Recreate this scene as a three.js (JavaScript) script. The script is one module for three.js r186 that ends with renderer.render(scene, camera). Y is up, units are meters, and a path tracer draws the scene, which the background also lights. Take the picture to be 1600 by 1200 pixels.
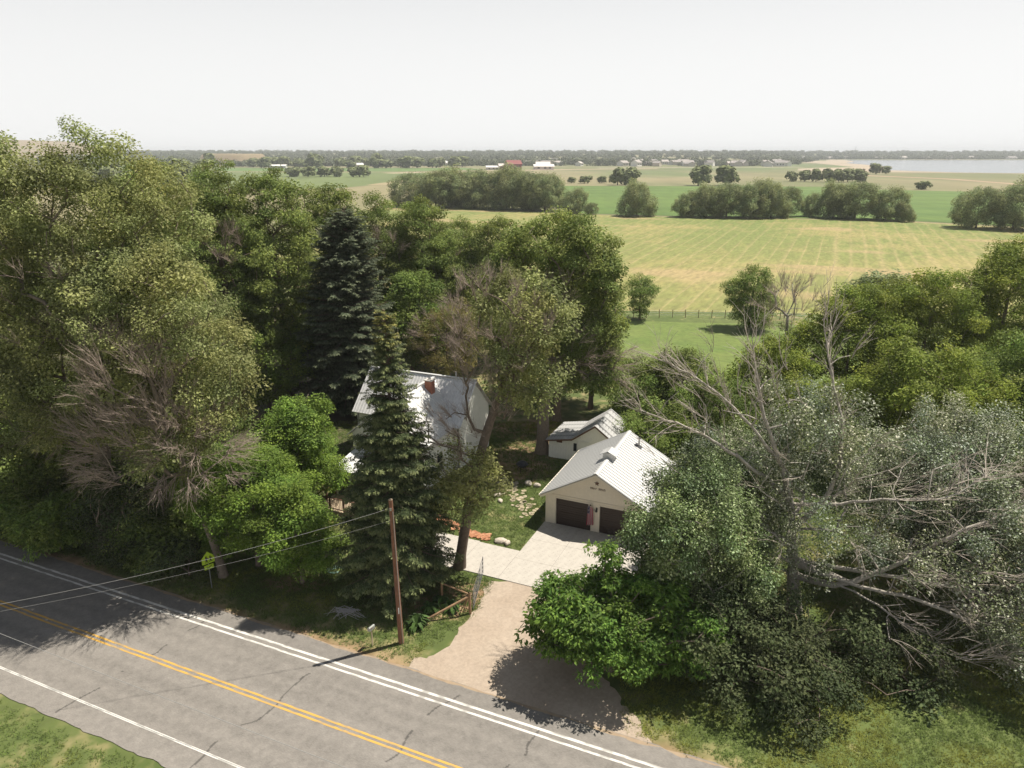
import * as THREE from 'three';
import { mergeGeometries } from 'three/addons/utils/BufferGeometryUtils.js';

// ------------------------------------------------------------------ camera, sky, sun, exposure
const scene = new THREE.Scene();
const TILT = 0.30698;                                   // 17.6 degrees down
const camera = new THREE.PerspectiveCamera(55.44, 4 / 3, 0.5, 16000);
camera.position.set(0, 25.5, 0);
camera.rotation.set(-TILT, 0, 0);
const renderer = new THREE.WebGLRenderer({ antialias: true });
renderer.toneMapping = THREE.LinearToneMapping;
renderer.toneMappingExposure = 1.62;
renderer.outputColorSpace = THREE.SRGBColorSpace;
renderer.shadowMap.enabled = true;
const SUN = new THREE.Vector3(0.421, 0.886, -0.192).normalize();
{
  const W = 512, Hh = 256, d = new Float32Array(W * Hh * 4);
  for (let r = 0; r < Hh; r++) for (let c = 0; c < W; c++) {
    const up = ((r + 0.5) / Hh - 0.5) * Math.PI, az = ((c + 0.5) / W - 0.5) * 2 * Math.PI;
    const y = Math.max(0, Math.sin(up)), x = Math.cos(az) * Math.cos(up), z = Math.sin(az) * Math.cos(up);
    const cs = x * SUN.x + Math.sin(up) * SUN.y + z * SUN.z;
    const h = 1 / (1 + Math.pow(y / 0.33, 2.8)), glow = 0.10 * Math.pow(Math.max(0, 0.5 + 0.5 * cs), 3);
    const zen = [0.062, 0.088, 0.138], hor = [0.572, 0.573, 0.568], k = (r * W + c) * 4;
    for (let i = 0; i < 3; i++) d[k + i] = zen[i] + (hor[i] - zen[i]) * h + glow * [1, 0.98, 0.95][i];
    d[k + 3] = 1;
  }
  const t = new THREE.DataTexture(d, W, Hh, THREE.RGBAFormat, THREE.FloatType);
  t.mapping = THREE.EquirectangularReflectionMapping; t.magFilter = THREE.LinearFilter; t.needsUpdate = true;
  scene.background = t; scene.environment = t;
}
const sun = new THREE.DirectionalLight(new THREE.Color(1, 0.94, 0.83), 5);
sun.name = 'sun';
sun.position.copy(SUN).multiplyScalar(200).add(new THREE.Vector3(0, 0, -60));
sun.target.position.set(0, 0, -60); sun.castShadow = true;
Object.assign(sun.shadow.camera, { left: -140, right: 140, top: 140, bottom: -140, near: 1, far: 500 });
sun.shadow.mapSize.set(4096, 4096);
scene.add(sun, sun.target);
scene.fog = new THREE.FogExp2(new THREE.Color(0.9, 0.93, 0.97), 0.00014);

// ------------------------------------------------------------------ helpers
const V = (x, y, z) => new THREE.Vector3(x, y, z);
function RNG(a) { return () => { a = (a + 0x6d2b79f5) | 0; let t = Math.imul(a ^ (a >>> 15), 1 | a); t = (t + Math.imul(t ^ (t >>> 7), 61 | t)) ^ t; return ((t ^ (t >>> 14)) >>> 0) / 4294967296; }; }
const lerp = (a, b, t) => a + (b - a) * t, clamp = (x, a = 0, b = 1) => Math.min(b, Math.max(a, x));
const sstep = (a, b, x) => { const t = clamp((x - a) / (b - a)); return t * t * (3 - 2 * t); };
function hash2(i, j, s) { let h = Math.imul(i, 374761393) ^ Math.imul(j, 668265263) ^ Math.imul(s, 2147483647 - 1013); h = Math.imul(h ^ (h >>> 13), 1274126177); return ((h ^ (h >>> 16)) >>> 0) / 4294967296; }
function vnoise(x, y, s = 1) { const i = Math.floor(x), j = Math.floor(y), fx = x - i, fy = y - j, u = fx * fx * (3 - 2 * fx), v = fy * fy * (3 - 2 * fy); return lerp(lerp(hash2(i, j, s), hash2(i + 1, j, s), u), lerp(hash2(i, j + 1, s), hash2(i + 1, j + 1, s), u), v); }
function fbm(x, y, o = 4, s = 1) { let a = 0.5, t = 0, n = 0; for (let k = 0; k < o; k++) { t += a * vnoise(x, y, s + k * 17); n += a; a *= 0.55; x *= 2.03; y *= 2.03; } return t / n; }
const mixc = (a, b, t) => [lerp(a[0], b[0], t), lerp(a[1], b[1], t), lerp(a[2], b[2], t)];
const usedNames = {};
function numbered(n) { const k = usedNames[n] = (usedNames[n] ?? -1) + 1; return k ? n + '_' + String(k).padStart(3, '0') : n; }
function tag(o, label, category, group, kind) {
  if (label) o.userData.label = label; if (category) o.userData.category = category; if (group) o.userData.group = group; if (kind) o.userData.kind = kind;
  return o;
}
function thing(name, x, y, z, turn, label, category, group) {
  const g = new THREE.Group(); g.name = numbered(name); g.position.set(x, y, z); g.rotation.y = turn || 0; scene.add(g);
  return tag(g, label, category, group);
}
function mesh(name, geo, mat, parent, kind) {
  const m = new THREE.Mesh(geo, mat); m.name = parent ? name : numbered(name); m.castShadow = m.receiveShadow = true;
  if (kind) m.userData.kind = kind; (parent || scene).add(m); return m;
}
// a mesh builder: boxes, tubes, polygons with uv in metres
function rough(poly, amp, step, seed) { const out = []; poly.forEach((p, k) => { const q = poly[(k + 1) % poly.length], L = Math.hypot(q[0] - p[0], q[1] - p[1]), n = Math.max(1, Math.round(L / step)); for (let i = 0; i < n; i++) { const x = lerp(p[0], q[0], i / n), z = lerp(p[1], q[1], i / n); out.push([x + amp * (fbm(x * 1.4, z * 1.4, 3, seed) - 0.5), z + amp * (fbm(x * 1.4 + 9, z * 1.4, 3, seed + 1) - 0.5)]); } }); return out; }
class MB {
  constructor() { this.p = []; this.n = []; this.u = []; this.i = []; this.c = null; }
  quad(a, b, c, d, ua = [0, 0], ub, uc, ud) {
    const n = V(0, 0, 0).crossVectors(b.clone().sub(a), d.clone().sub(a)).normalize(), o = this.p.length / 3;
    const w = a.distanceTo(b), h = a.distanceTo(d);
    [[a, ua], [b, ub || [w, 0]], [c, uc || [w, h]], [d, ud || [0, h]]].forEach(([v, t]) => { this.p.push(v.x, v.y, v.z); this.n.push(n.x, n.y, n.z); this.u.push(t[0], t[1]); });
    this.i.push(o, o + 1, o + 2, o, o + 2, o + 3); return this;
  }
  tri(a, b, c) {
    const n = V(0, 0, 0).crossVectors(b.clone().sub(a), c.clone().sub(a)).normalize(), o = this.p.length / 3;
    [a, b, c].forEach((v) => { this.p.push(v.x, v.y, v.z); this.n.push(n.x, n.y, n.z); this.u.push(v.x + v.z, v.y); });
    this.i.push(o, o + 1, o + 2); return this;
  }
  // box spanned by three edge vectors from a corner
  span(o, a, b, c) {
    const P = (i, j, k) => o.clone().addScaledVector(a, i).addScaledVector(b, j).addScaledVector(c, k);
    const det = a.clone().cross(b).dot(c);
    const Q = (p, q, r, s) => det > 0 ? this.quad(p, q, r, s) : this.quad(p, s, r, q);
    Q(P(0, 0, 1), P(1, 0, 1), P(1, 1, 1), P(0, 1, 1)); Q(P(0, 0, 0), P(0, 1, 0), P(1, 1, 0), P(1, 0, 0));
    Q(P(0, 0, 0), P(1, 0, 0), P(1, 0, 1), P(0, 0, 1)); Q(P(0, 1, 0), P(0, 1, 1), P(1, 1, 1), P(1, 1, 0));
    Q(P(0, 0, 0), P(0, 0, 1), P(0, 1, 1), P(0, 1, 0)); Q(P(1, 0, 0), P(1, 1, 0), P(1, 1, 1), P(1, 0, 1));
    return this;
  }
  box(x, y, z, w, h, d) { return this.span(V(x - w / 2, y - h / 2, z - d / 2), V(w, 0, 0), V(0, h, 0), V(0, 0, d)); }
  tube(pts, r0, r1, seg = 5, cap = false) {
    const n = pts.length, base = this.p.length / 3; let len = 0, up = V(0.31, 0.2, 0.93);
    for (let k = 0; k < n; k++) {
      const t = pts[Math.min(n - 1, k + 1)].clone().sub(pts[Math.max(0, k - 1)]).normalize();
      const s = V(0, 0, 0).crossVectors(t, up).normalize(); if (s.lengthSq() < 0.5) s.set(1, 0, 0); const b = V(0, 0, 0).crossVectors(t, s); up = b.clone().cross(s).length() ? V(0, 0, 0).crossVectors(s, t) : up;
      const r = Array.isArray(r0) ? r0[k] : lerp(r0, r1, k / (n - 1)); if (k) len += pts[k].distanceTo(pts[k - 1]);
      for (let j = 0; j <= seg; j++) {
        const a = j / seg * Math.PI * 2, d = s.clone().multiplyScalar(Math.cos(a)).addScaledVector(b, Math.sin(a));
        this.p.push(pts[k].x + d.x * r, pts[k].y + d.y * r, pts[k].z + d.z * r); this.n.push(d.x, d.y, d.z); this.u.push(j / seg * Math.max(0.3, Math.round(r * 6.28 * 10) / 10), len);
      }
    }
    for (let k = 0; k < n - 1; k++) for (let j = 0; j < seg; j++) { const a = base + k * (seg + 1) + j, b = a + seg + 1; this.i.push(a, a + 1, b, a + 1, b + 1, b); }
    if (cap) for (const e of [0, n - 1]) { const o = base + e * (seg + 1); for (let j = 1; j < seg - 1; j++) e ? this.i.push(o, o + j, o + j + 1) : this.i.push(o, o + j + 1, o + j); }
    return this;
  }
  // upright prism over a ground polygon [[x,z],...]
  slab(poly, y0, y1) {
    const area = poly.reduce((s, p, k) => { const q = poly[(k + 1) % poly.length]; return s + p[0] * q[1] - q[0] * p[1]; }, 0); const pl = area > 0 ? poly.slice().reverse() : poly;
    const o = this.p.length / 3, n = pl.length;
    pl.forEach((q) => { this.p.push(q[0], y1, q[1]); this.n.push(0, 1, 0); this.u.push(q[0], -q[1]); });
    THREE.ShapeUtils.triangulateShape(pl.map((q) => new THREE.Vector2(q[0], -q[1])), []).forEach((t) => this.i.push(o + t[0], o + t[1], o + t[2]));
    if (y0 < y1) for (let k = 0; k < n; k++) { const a = pl[k], b = pl[(k + 1) % n]; this.quad(V(a[0], y0, a[1]), V(b[0], y0, b[1]), V(b[0], y1, b[1]), V(a[0], y1, a[1])); }
    return this;
  }
  geo() {
    const g = new THREE.BufferGeometry();
    g.setAttribute('position', new THREE.Float32BufferAttribute(this.p, 3)); g.setAttribute('normal', new THREE.Float32BufferAttribute(this.n, 3)); g.setAttribute('uv', new THREE.Float32BufferAttribute(this.u, 2));
    g.setIndex(this.i); return g;
  }
}
const bmesh = (name, mb, mat, parent, kind) => mesh(name, mb.geo(), mat, parent, kind);
// textures: f(u, v) -> [r, g, b] linear
function tex(w, h, f, srgb = true) {
  const d = new Uint8Array(w * h * 4), enc = (x) => { x = clamp(x); return Math.round(255 * (srgb ? (x <= 0.0031308 ? 12.92 * x : 1.055 * Math.pow(x, 1 / 2.4) - 0.055) : x)); };
  for (let j = 0; j < h; j++) for (let i = 0; i < w; i++) { const c = f((i + 0.5) / w, (j + 0.5) / h, i, j), k = (j * w + i) * 4; d[k] = enc(c[0]); d[k + 1] = enc(c[1]); d[k + 2] = enc(c[2]); d[k + 3] = 255; }
  const t = new THREE.DataTexture(d, w, h, THREE.RGBAFormat); t.wrapS = t.wrapT = THREE.RepeatWrapping; t.magFilter = THREE.LinearFilter; t.minFilter = THREE.LinearFilter; t.generateMipmaps = false;
  if (srgb) t.colorSpace = THREE.SRGBColorSpace; t.needsUpdate = true; return t;
}
const std = (o) => new THREE.MeshStandardMaterial({ roughness: 0.9, ...o });
const rgb = (r, g, b) => new THREE.Color(r, g, b);
// a sheet with its own texture laid over a rotated rectangle: origin, axes (unit), size -> uv 0..1
function sheet(name, poly, y, mat, o, ax, az, sx, sz, parent) {
  const g = new MB().slab(poly, y, y).geo(), p = g.attributes.position, u = g.attributes.uv;
  for (let k = 0; k < p.count; k++) { const dx = p.getX(k) - o[0], dz = p.getZ(k) - o[1]; u.setXY(k, (dx * ax[0] + dz * ax[1]) / sx, (dx * az[0] + dz * az[1]) / sz); }
  const m = mesh(name, g, mat, parent); if (!parent) m.userData.kind = 'structure'; return m;
}
// the lot's axes: U runs along the road to the right, B away from the camera
const AN = 23.7 * Math.PI / 180, CU = Math.cos(AN), SU = Math.sin(AN), TURN = -AN;
const lot = (x0, z0) => (a, b) => [x0 + a * CU + b * SU, z0 + a * SU - b * CU];
const ROAD = lot(0, 0);                                   // (along, away from the camera's foot)

// ------------------------------------------------------------------ ground
function terrainH(x, z) {
  const r = -z, az = x / Math.max(1, r), lake = sstep(0.3, 0.42, az);
  const r0 = lerp(1350, 2820, lake); return 22 * sstep(r0, r0 + lerp(2500, 1500, lake), r);
}
{
  const P = [], I = [], U = [], radii = [0, 20, 60, 150, 300, 500, 800, 1100, 1300, 1500, 1700, 1900, 2200, 2500, 2800, 3000, 3300, 3700, 4200, 5000, 7000, 11000], NA = 192;
  radii.forEach((r) => { for (let a = 0; a <= NA; a++) { const t = a / NA * Math.PI * 2, x = Math.sin(t) * r, z = -Math.cos(t) * r; P.push(x, (z < -10 ? terrainH(x, z) : 0) - 0.03, z); U.push((x + 2000) / 4000, (-z + 100) / 4100); } });
  for (let k = 0; k < radii.length - 1; k++) for (let a = 0; a < NA; a++) { const o = k * (NA + 1) + a, q = o + NA + 1; I.push(o, q, o + 1, o + 1, q, q + 1); }
  const g = new THREE.BufferGeometry(); g.setAttribute('position', new THREE.Float32BufferAttribute(P, 3)); g.setAttribute('uv', new THREE.Float32BufferAttribute(U, 2)); g.setIndex(I); g.computeVertexNormals();
  const T = tex(2048, 1024, (u, v) => {
    const x = u * 4000 - 2000, d = v * 4100 - 100, big = fbm(x / 260, d / 420, 4, 3), fine = fbm(x / 14, d / 50, 3, 9);
    let c = mixc([0.165, 0.175, 0.07], [0.26, 0.225, 0.115], sstep(0.35, 0.7, big));
    c = mixc(c, [0.13, 0.17, 0.055], sstep(0.55, 0.75, fbm(x / 200 + 7, d / 300, 3, 21)) * 0.8);
    const k = 0.82 + 0.36 * fine; return [c[0] * k * 0.74, c[1] * k * 0.74, c[2] * k * 0.74];
  });
  const m = mesh('pasture', g, std({ map: T, roughness: 1 })); tag(m, null, null, null, 'structure');
}
// the yard round the house: grass, bare earth, leaf litter
{
  const x0 = -75, z0 = -126, w = 150, h = 106;
  const spots = [[-1, -57, 5, 3], [1, -60.5, 4, 2], [-25.5, -69, 4, 2], [4, -61, 5, 2.4], [-13, -39.5, 2.4, 1.0], [-2.5, -38.5, 2.2, 1.2], [-4, -37, 2.4, 1.2], [3.5, -66, 6, 3]];
  const T = tex(2048, 1448, (u, v) => {
    const x = x0 + u * w, z = z0 + (1 - v) * h, b = x * SU - z * CU;
    const n1 = fbm(x / 5, z / 5, 4, 5), n2 = fbm(x / 0.8, z / 0.8, 4, 31), n3 = fbm(x / 14, z / 14, 3, 77);
    let c = mixc([0.075, 0.12, 0.022], [0.15, 0.175, 0.05], n1);
    c = mixc(c, [0.30, 0.24, 0.12], sstep(0.5, 0.72, n2 * 0.55 + n3 * 0.5) * 0.75);
    let dirt = 0; for (const s of spots) { const q = Math.hypot((x - s[0]) / s[2], (z - s[1]) / s[3]); dirt = Math.max(dirt, sstep(1.25, 0.5, q + (n1 - 0.5) * 1.6)); }
    dirt = Math.max(dirt, sstep(28.0, 26.7, b + (n1 - 0.5) * 2.4) * (b > 22 ? 0.85 : 0));                    // gravelly road verge
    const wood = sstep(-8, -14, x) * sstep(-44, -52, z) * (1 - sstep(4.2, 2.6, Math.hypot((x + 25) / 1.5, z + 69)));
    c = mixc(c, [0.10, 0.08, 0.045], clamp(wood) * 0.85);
    c = mixc(c, mixc([0.26, 0.15, 0.075], [0.42, 0.29, 0.18], n2), dirt);
    const k = 0.72 * (0.7 + 0.6 * n2); return [c[0] * k, c[1] * k, c[2] * k];
  });
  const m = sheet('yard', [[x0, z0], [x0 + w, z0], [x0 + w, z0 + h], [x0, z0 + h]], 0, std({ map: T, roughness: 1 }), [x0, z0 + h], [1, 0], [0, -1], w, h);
}
{ // back lawn
  const T = tex(1024, 1024, (u, v) => { const x = u * 60, z = v * 40, n = fbm(x / 3, z / 3, 4, 8), f = fbm(x / 0.5, z / 0.5, 3, 18), t = fbm(x / 9, z / 9, 3, 4); let c = mixc([0.10, 0.165, 0.03], [0.20, 0.235, 0.06], n * 0.6 + t * 0.4); const k = 0.74 * (0.75 + 0.5 * f); return c.map((q) => q * k); });
  sheet('back_lawn', [[8, -116.5], [20, -113.4], [46, -110.5], [52, -92], [40, -78], [16, -80], [9, -94]], 0.006, std({ map: T, roughness: 1 }), [0, -75], [1, 0], [0, -1], 60, 40);
}
{ // mown hayfield, rows running away along the lot
  const T = tex(2048, 2048, (u, v) => {
    const a = u * 330 - 110, b = v * 300 + 80, wob = 0.5 * (fbm(a / 9, b / 40, 3, 2) - 0.5);
    const ln = (p, w, q) => { const t = ((a + wob * q) / p) % 1, d = Math.min(t, 1 - t) * p; return Math.exp(-(d / w) * (d / w)); };
    const n = fbm(a / 30, b / 30, 4, 11), f = fbm(a / 0.5, b / 2.2, 3, 40), pt = fbm(a / 1.6, b / 5, 3, 51), br = sstep(0.3, 0.6, fbm(a / 3.6, b / 22, 3, 61));
    const row = Math.max(ln(3.7, 0.42, 2.0) * (0.6 + 0.4 * br), 0.7 * ln(11.1, 0.8, 3)), g = sstep(0.3, 0.66, 0.62 * n + 0.38 * pt + 0.03);
    const near = sstep(128, 112, b + (n - 0.5) * 10), edge = Math.max(near * 0.95, sstep(0.62, 0.75, fbm(a / 45 + 3, b / 20, 3, 90)) * 0.55);
    let c = mixc([0.235, 0.205, 0.073], [0.11, 0.15, 0.032], g * (0.52 + 0.35 * sstep(150, 300, b))); c = mixc(c, [0.29, 0.235, 0.105], row * 0.75 * (1 - 0.5 * sstep(180, 320, b))); c = mixc(c, [0.32, 0.225, 0.12], edge);
    const k = 0.68 + 0.64 * f; return [c[0] * k, c[1] * k, c[2] * k];
  });
  sheet('hay_field', [[-70, -420], [-33, -392], [-5, -350], [30, -322], [75, -305], [150, -291], [180, -261], [300, -215], [300, -96], [120, -104], [45, -119.5], [10, -122], [-60, -150]], 0.01, std({ map: T, roughness: 1 }), ROAD(-110, 80), [CU, SU], [SU, -CU], 330, 300);
}
{ // bright green crop beyond the willows
  const T = tex(1024, 512, (u, v) => { const x = u * 420, d = v * 380, n = fbm(x / 60, d / 40, 4, 6), f = fbm(x / 4, d / 16, 3, 16), rows = 0.5 + 0.5 * Math.cos((d + 8 * n) / 34 * 6.283); let c = mixc([0.075, 0.14, 0.022], [0.135, 0.20, 0.038], n * 0.6 + 0.3 * rows); const k = 0.78 * (0.8 + 0.4 * f); return c.map((q) => q * k); });
  sheet('crop_field', [[8, -560], [34, -604], [105, -600], [240, -588], [262, -540], [330, -505], [420, -470], [420, -250], [235, -255], [182, -268], [150, -296], [75, -311], [29, -328], [10, -420]], 0.03, std({ map: T, roughness: 1 }), [0, -240], [1, 0], [0, -1], 420, 380);
}
{ // pastures, tracks and beach far off
  const flat = (c, s) => std({ roughness: 1, map: tex(256, 256, (u, v) => { const n = 0.74 * (0.8 + 0.4 * fbm(u * 18, v * 7, 4, s)); return c.map((q) => q * n); }) });
  const S = (name, poly, y, m) => sheet(name, poly, y, m, [poly[0][0], poly[0][1]], [1, 0], [0, -1], 600, 600);
  S('far_meadow', [[-420, -560], [-130, -560], [-60, -820], [-120, -1000], [-560, -1040]], 0.04, flat([0.14, 0.18, 0.055], 3));
  S('far_meadow', [[-120, -620], [-20, -640], [40, -1000], [-60, -1080]], 0.05, flat([0.33, 0.27, 0.15], 5));
  S('far_meadow', [[-620, -1080], [-160, -1060], [-40, -1180], [-80, -1310], [-640, -1310]], 0.05, flat([0.12, 0.19, 0.045], 7));
  S('dirt_road', [[-150, -960], [-20, -1080], [90, -1170], [240, -1230], [240, -1262], [80, -1205], [-40, -1112], [-170, -985]], 0.07, flat([0.46, 0.36, 0.24], 9));
  S('dirt_road', [[150, -1280], [330, -1340], [520, -1350], [520, -1375], [320, -1368], [140, -1312]], 0.07, flat([0.44, 0.37, 0.27], 13));
  S('beach', [[420, -1120], [520, -1010], [640, -960], [760, -905], [870, -900], [1180, -870], [1180, -2840], [980, -2900], [740, -1850], [620, -1380], [470, -1250]], 0.05, flat([0.42, 0.34, 0.24], 17));
  S('dirt_track', [[395, -880], [430, -760], [420, -640], [398, -560], [404, -560], [430, -640], [445, -760], [415, -880]], 0.06, flat([0.42, 0.30, 0.19], 19));
  const lake = mesh('lake', new MB().slab([[560, -1150], [590, -1010], [640, -975], [800, -925], [860, -918], [1170, -885], [2600, -880], [3600, -2400], [2300, -2720], [1150, -2650], [1010, -2250], [830, -1900], [700, -1400]], 0.12, 0.12).geo(), new THREE.MeshPhysicalMaterial({ color: rgb(0.05, 0.07, 0.08), roughness: 0.12, ior: 1.33 }));
  tag(lake, null, null, null, 'structure');
}
{ // tan mesa on the left skyline and a low rise beside it
  const hill = (name, cx, cz, rx, rz, top, col, s) => {
    const N = 64, M = 24, P = [], U = [], I = [];
    for (let j = 0; j <= M; j++) for (let i = 0; i <= N; i++) {
      const u = i / N * 2 - 1, v = j / M * 2 - 1, q = Math.min(1, Math.hypot(Math.pow(Math.abs(u), 2.6), Math.pow(Math.abs(v), 1.6)));
      const h = top * sstep(1, 0.55, q) * (0.93 + 0.1 * fbm(u * 4, v * 3, 3, s)); P.push(cx + u * rx, h - 1, cz + v * rz); U.push(i / N * 8, j / M * 4);
    }
    for (let j = 0; j < M; j++) for (let i = 0; i < N; i++) { const o = j * (N + 1) + i; I.push(o, o + N + 1, o + 1, o + 1, o + N + 1, o + N + 2); }
    const g = new THREE.BufferGeometry(); g.setAttribute('position', new THREE.Float32BufferAttribute(P, 3)); g.setAttribute('uv', new THREE.Float32BufferAttribute(U, 2)); g.setIndex(I); g.computeVertexNormals();
    tag(mesh(name, g, std({ roughness: 1, map: tex(512, 256, (u, v) => { const n = fbm(u * 30, v * 60, 4, s), k = fbm(u * 9, v * 18, 3, s + 4); return mixc(mixc([0.25, 0.19, 0.118], [0.18, 0.14, 0.083], n), [0.13, 0.13, 0.065], sstep(0.55, 0.7, k) * 0.6); }) })), null, null, null, 'structure');
  };
  hill('mesa_hill', -2750, -2700, 1390, 520, 66, 0, 3);
  hill('low_hill', -600, -1650, 64, 90, 24, 0, 8);
}

// ------------------------------------------------------------------ road, drive, slabs
{
  const road = new THREE.Group(); road.name = 'road'; road.userData.kind = 'structure'; scene.add(road);
  const A0 = -70, A1 = 50, T = tex(2048, 512, (u, v, i, j) => {
    const a = A0 + u * (A1 - A0), b = 17.0 + v * 9.85, n = fbm(a / 6, b / 1.4, 4, 4), f = hash2(i, j, 7), g = fbm(a / 0.25, b / 0.25, 2, 12);
    let k = 0.166 + 0.030 * (n - 0.5) + 0.05 * (f - 0.5) + 0.05 * (g - 0.5);
    for (const l of [18.95, 20.75, 22.95, 24.75]) k -= 0.022 * Math.exp(-Math.pow((b - l + 0.25 * (n - 0.5)) / 0.33, 2));
    for (const l of [19.85, 23.85]) k -= 0.018 * Math.exp(-Math.pow((b - l) / 0.3, 2));
    if (b > 25.8) k *= 0.86 + 0.12 * n;
    // sealed cracks wander across the lanes
    for (const [c, s] of [[-22.5, 3], [-15.2, 5], [-10.9, 7], [-31, 9], [-4, 11], [6, 13], [14, 15]]) { const w = c + 1.5 * (fbm(b / 2.2, s, 3, s) - 0.5) + (b - 21) * 0.16; if (Math.abs(a - w) < 0.045 && fbm(b / 1.4, s + 5, 2, s) > 0.38) k *= 0.45; }
    if (b > 26.72 + 0.3 * (fbm(a / 0.9, 3, 3, 66) - 0.5)) return [0.22 + 0.07 * g, 0.158 + 0.06 * g, 0.103 + 0.04 * g];
    return [k * 1.11, k * 1.01, k * 0.90];
  });
  sheet('asphalt', rough([ROAD(A0, 17.1), ROAD(A1, 17.1), ROAD(A1, 26.85), ROAD(A0, 26.85)], 0.3, 0.35, 44), 0.03, std({ map: T, roughness: 0.82 }), ROAD(A0, 17.0), [CU, SU], [SU, -CU], A1 - A0, 9.85, road);
  const wear = (c, s) => std({ roughness: 0.7, map: tex(1024, 16, (u, v) => { const n = fbm(u * 240, v * 2, 4, s), k = sstep(0.3, 0.5, n); return mixc([0.18, 0.17, 0.155], c, 0.35 + 0.65 * k); }) });
  const white = wear([0.55, 0.53, 0.49], 3), yellow = wear([0.48, 0.28, 0.055], 8);
  const line = (name, b, w, m) => sheet(name, [ROAD(A0, b - w / 2), ROAD(A1, b - w / 2), ROAD(A1, b + w / 2), ROAD(A0, b + w / 2)], 0.036, m, ROAD(A0, b), [CU, SU], [SU, -CU], A1 - A0, 1, road);
  line('edge_line', 25.64, 0.15, white); line('edge_line', 25.26, 0.13, white); line('edge_line', 18.35, 0.13, white);
  line('centre_line', 22.16, 0.12, yellow); line('centre_line', 21.90, 0.12, yellow);
}
{
  const T = tex(1024, 1024, (u, v, i, j) => { const x = u * 12, z = v * 12, n = fbm(x / 1.5, z / 1.5, 4, 5), f = hash2(i, j, 3), g = fbm(x / 0.12, z / 0.12, 2, 9); const c = mixc([0.44, 0.345, 0.258], [0.58, 0.475, 0.375], n); const k = 0.70 * (0.78 + 0.22 * f + 0.26 * (g - 0.5)); return c.map((q) => q * k); });
  const m = sheet('gravel_drive', rough([[-1.2, -39.9], [-1.75, -38.2], [-2.15, -36.4], [-2.6, -35.2], [-3.3, -33.9], [-4.2, -32.7], [-5.4, -31.8], [-5.9, -31.55], [4.5, -27.1], [6.2, -26.5], [5.2, -29.5], [4.4, -32.5], [4.2, -36], [4.4, -38.6]], 0.9, 0.3, 5), 0.018, std({ map: T, roughness: 1, bumpMap: T, bumpScale: 0.02 }), [0, 0], [1, 0], [0, -1], 12, 12);
}
const concrete = std({ roughness: 0.85, map: tex(1024, 1024, (u, v, i, j) => { const x = u * 10, z = v * 10, n = fbm(x / 2.2, z / 2.2, 4, 15), g = fbm(x / 0.2, z / 0.2, 3, 25), st = sstep(0.62, 0.72, fbm(x / 1.3 + 4, z / 1.3, 3, 35)); const k = (0.365 + 0.10 * (n - 0.5) + 0.06 * (g - 0.5)) * (1 - 0.16 * st); return [k * 1.04, k * 0.955, k * 0.84]; }) });
const GX = 2.44, GZ = -47.36, GL = lot(GX, GZ);           // garage front-left corner
{
  const drive = new THREE.Group(); drive.name = 'concrete_driveway'; drive.userData.kind = 'structure'; scene.add(drive);
  const rows = [[0.04, -2.7], [-2.7, -5.4], [-5.4, -8.1]], cols = [[-0.1, 2.55], [2.55, 5.1], [5.1, 7.7]];
  const slab = (a0, a1, b0, b1, dy) => { const g = 0.008, q = (a, b) => GL(a, b); bmesh('slab', new MB().slab([q(a0 + g, b0 - g), q(a1 - g, b0 - g), q(a1 - g, b1 + g), q(a0 + g, b1 + g)], -0.05, 0.055 + dy), concrete, drive); };
  let k = 0; for (const r of rows) for (const c of cols) slab(c[0], c[1], r[0], r[1], ((k++ * 7) % 5) * 0.0015);
  slab(-3.1, -0.1, -4.5, -8.1, 0.002); slab(-6.1, -3.1, -4.4, -8.2, 0); slab(-7.6, -6.1, -4.4, -8.2, 0.003);
}

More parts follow.
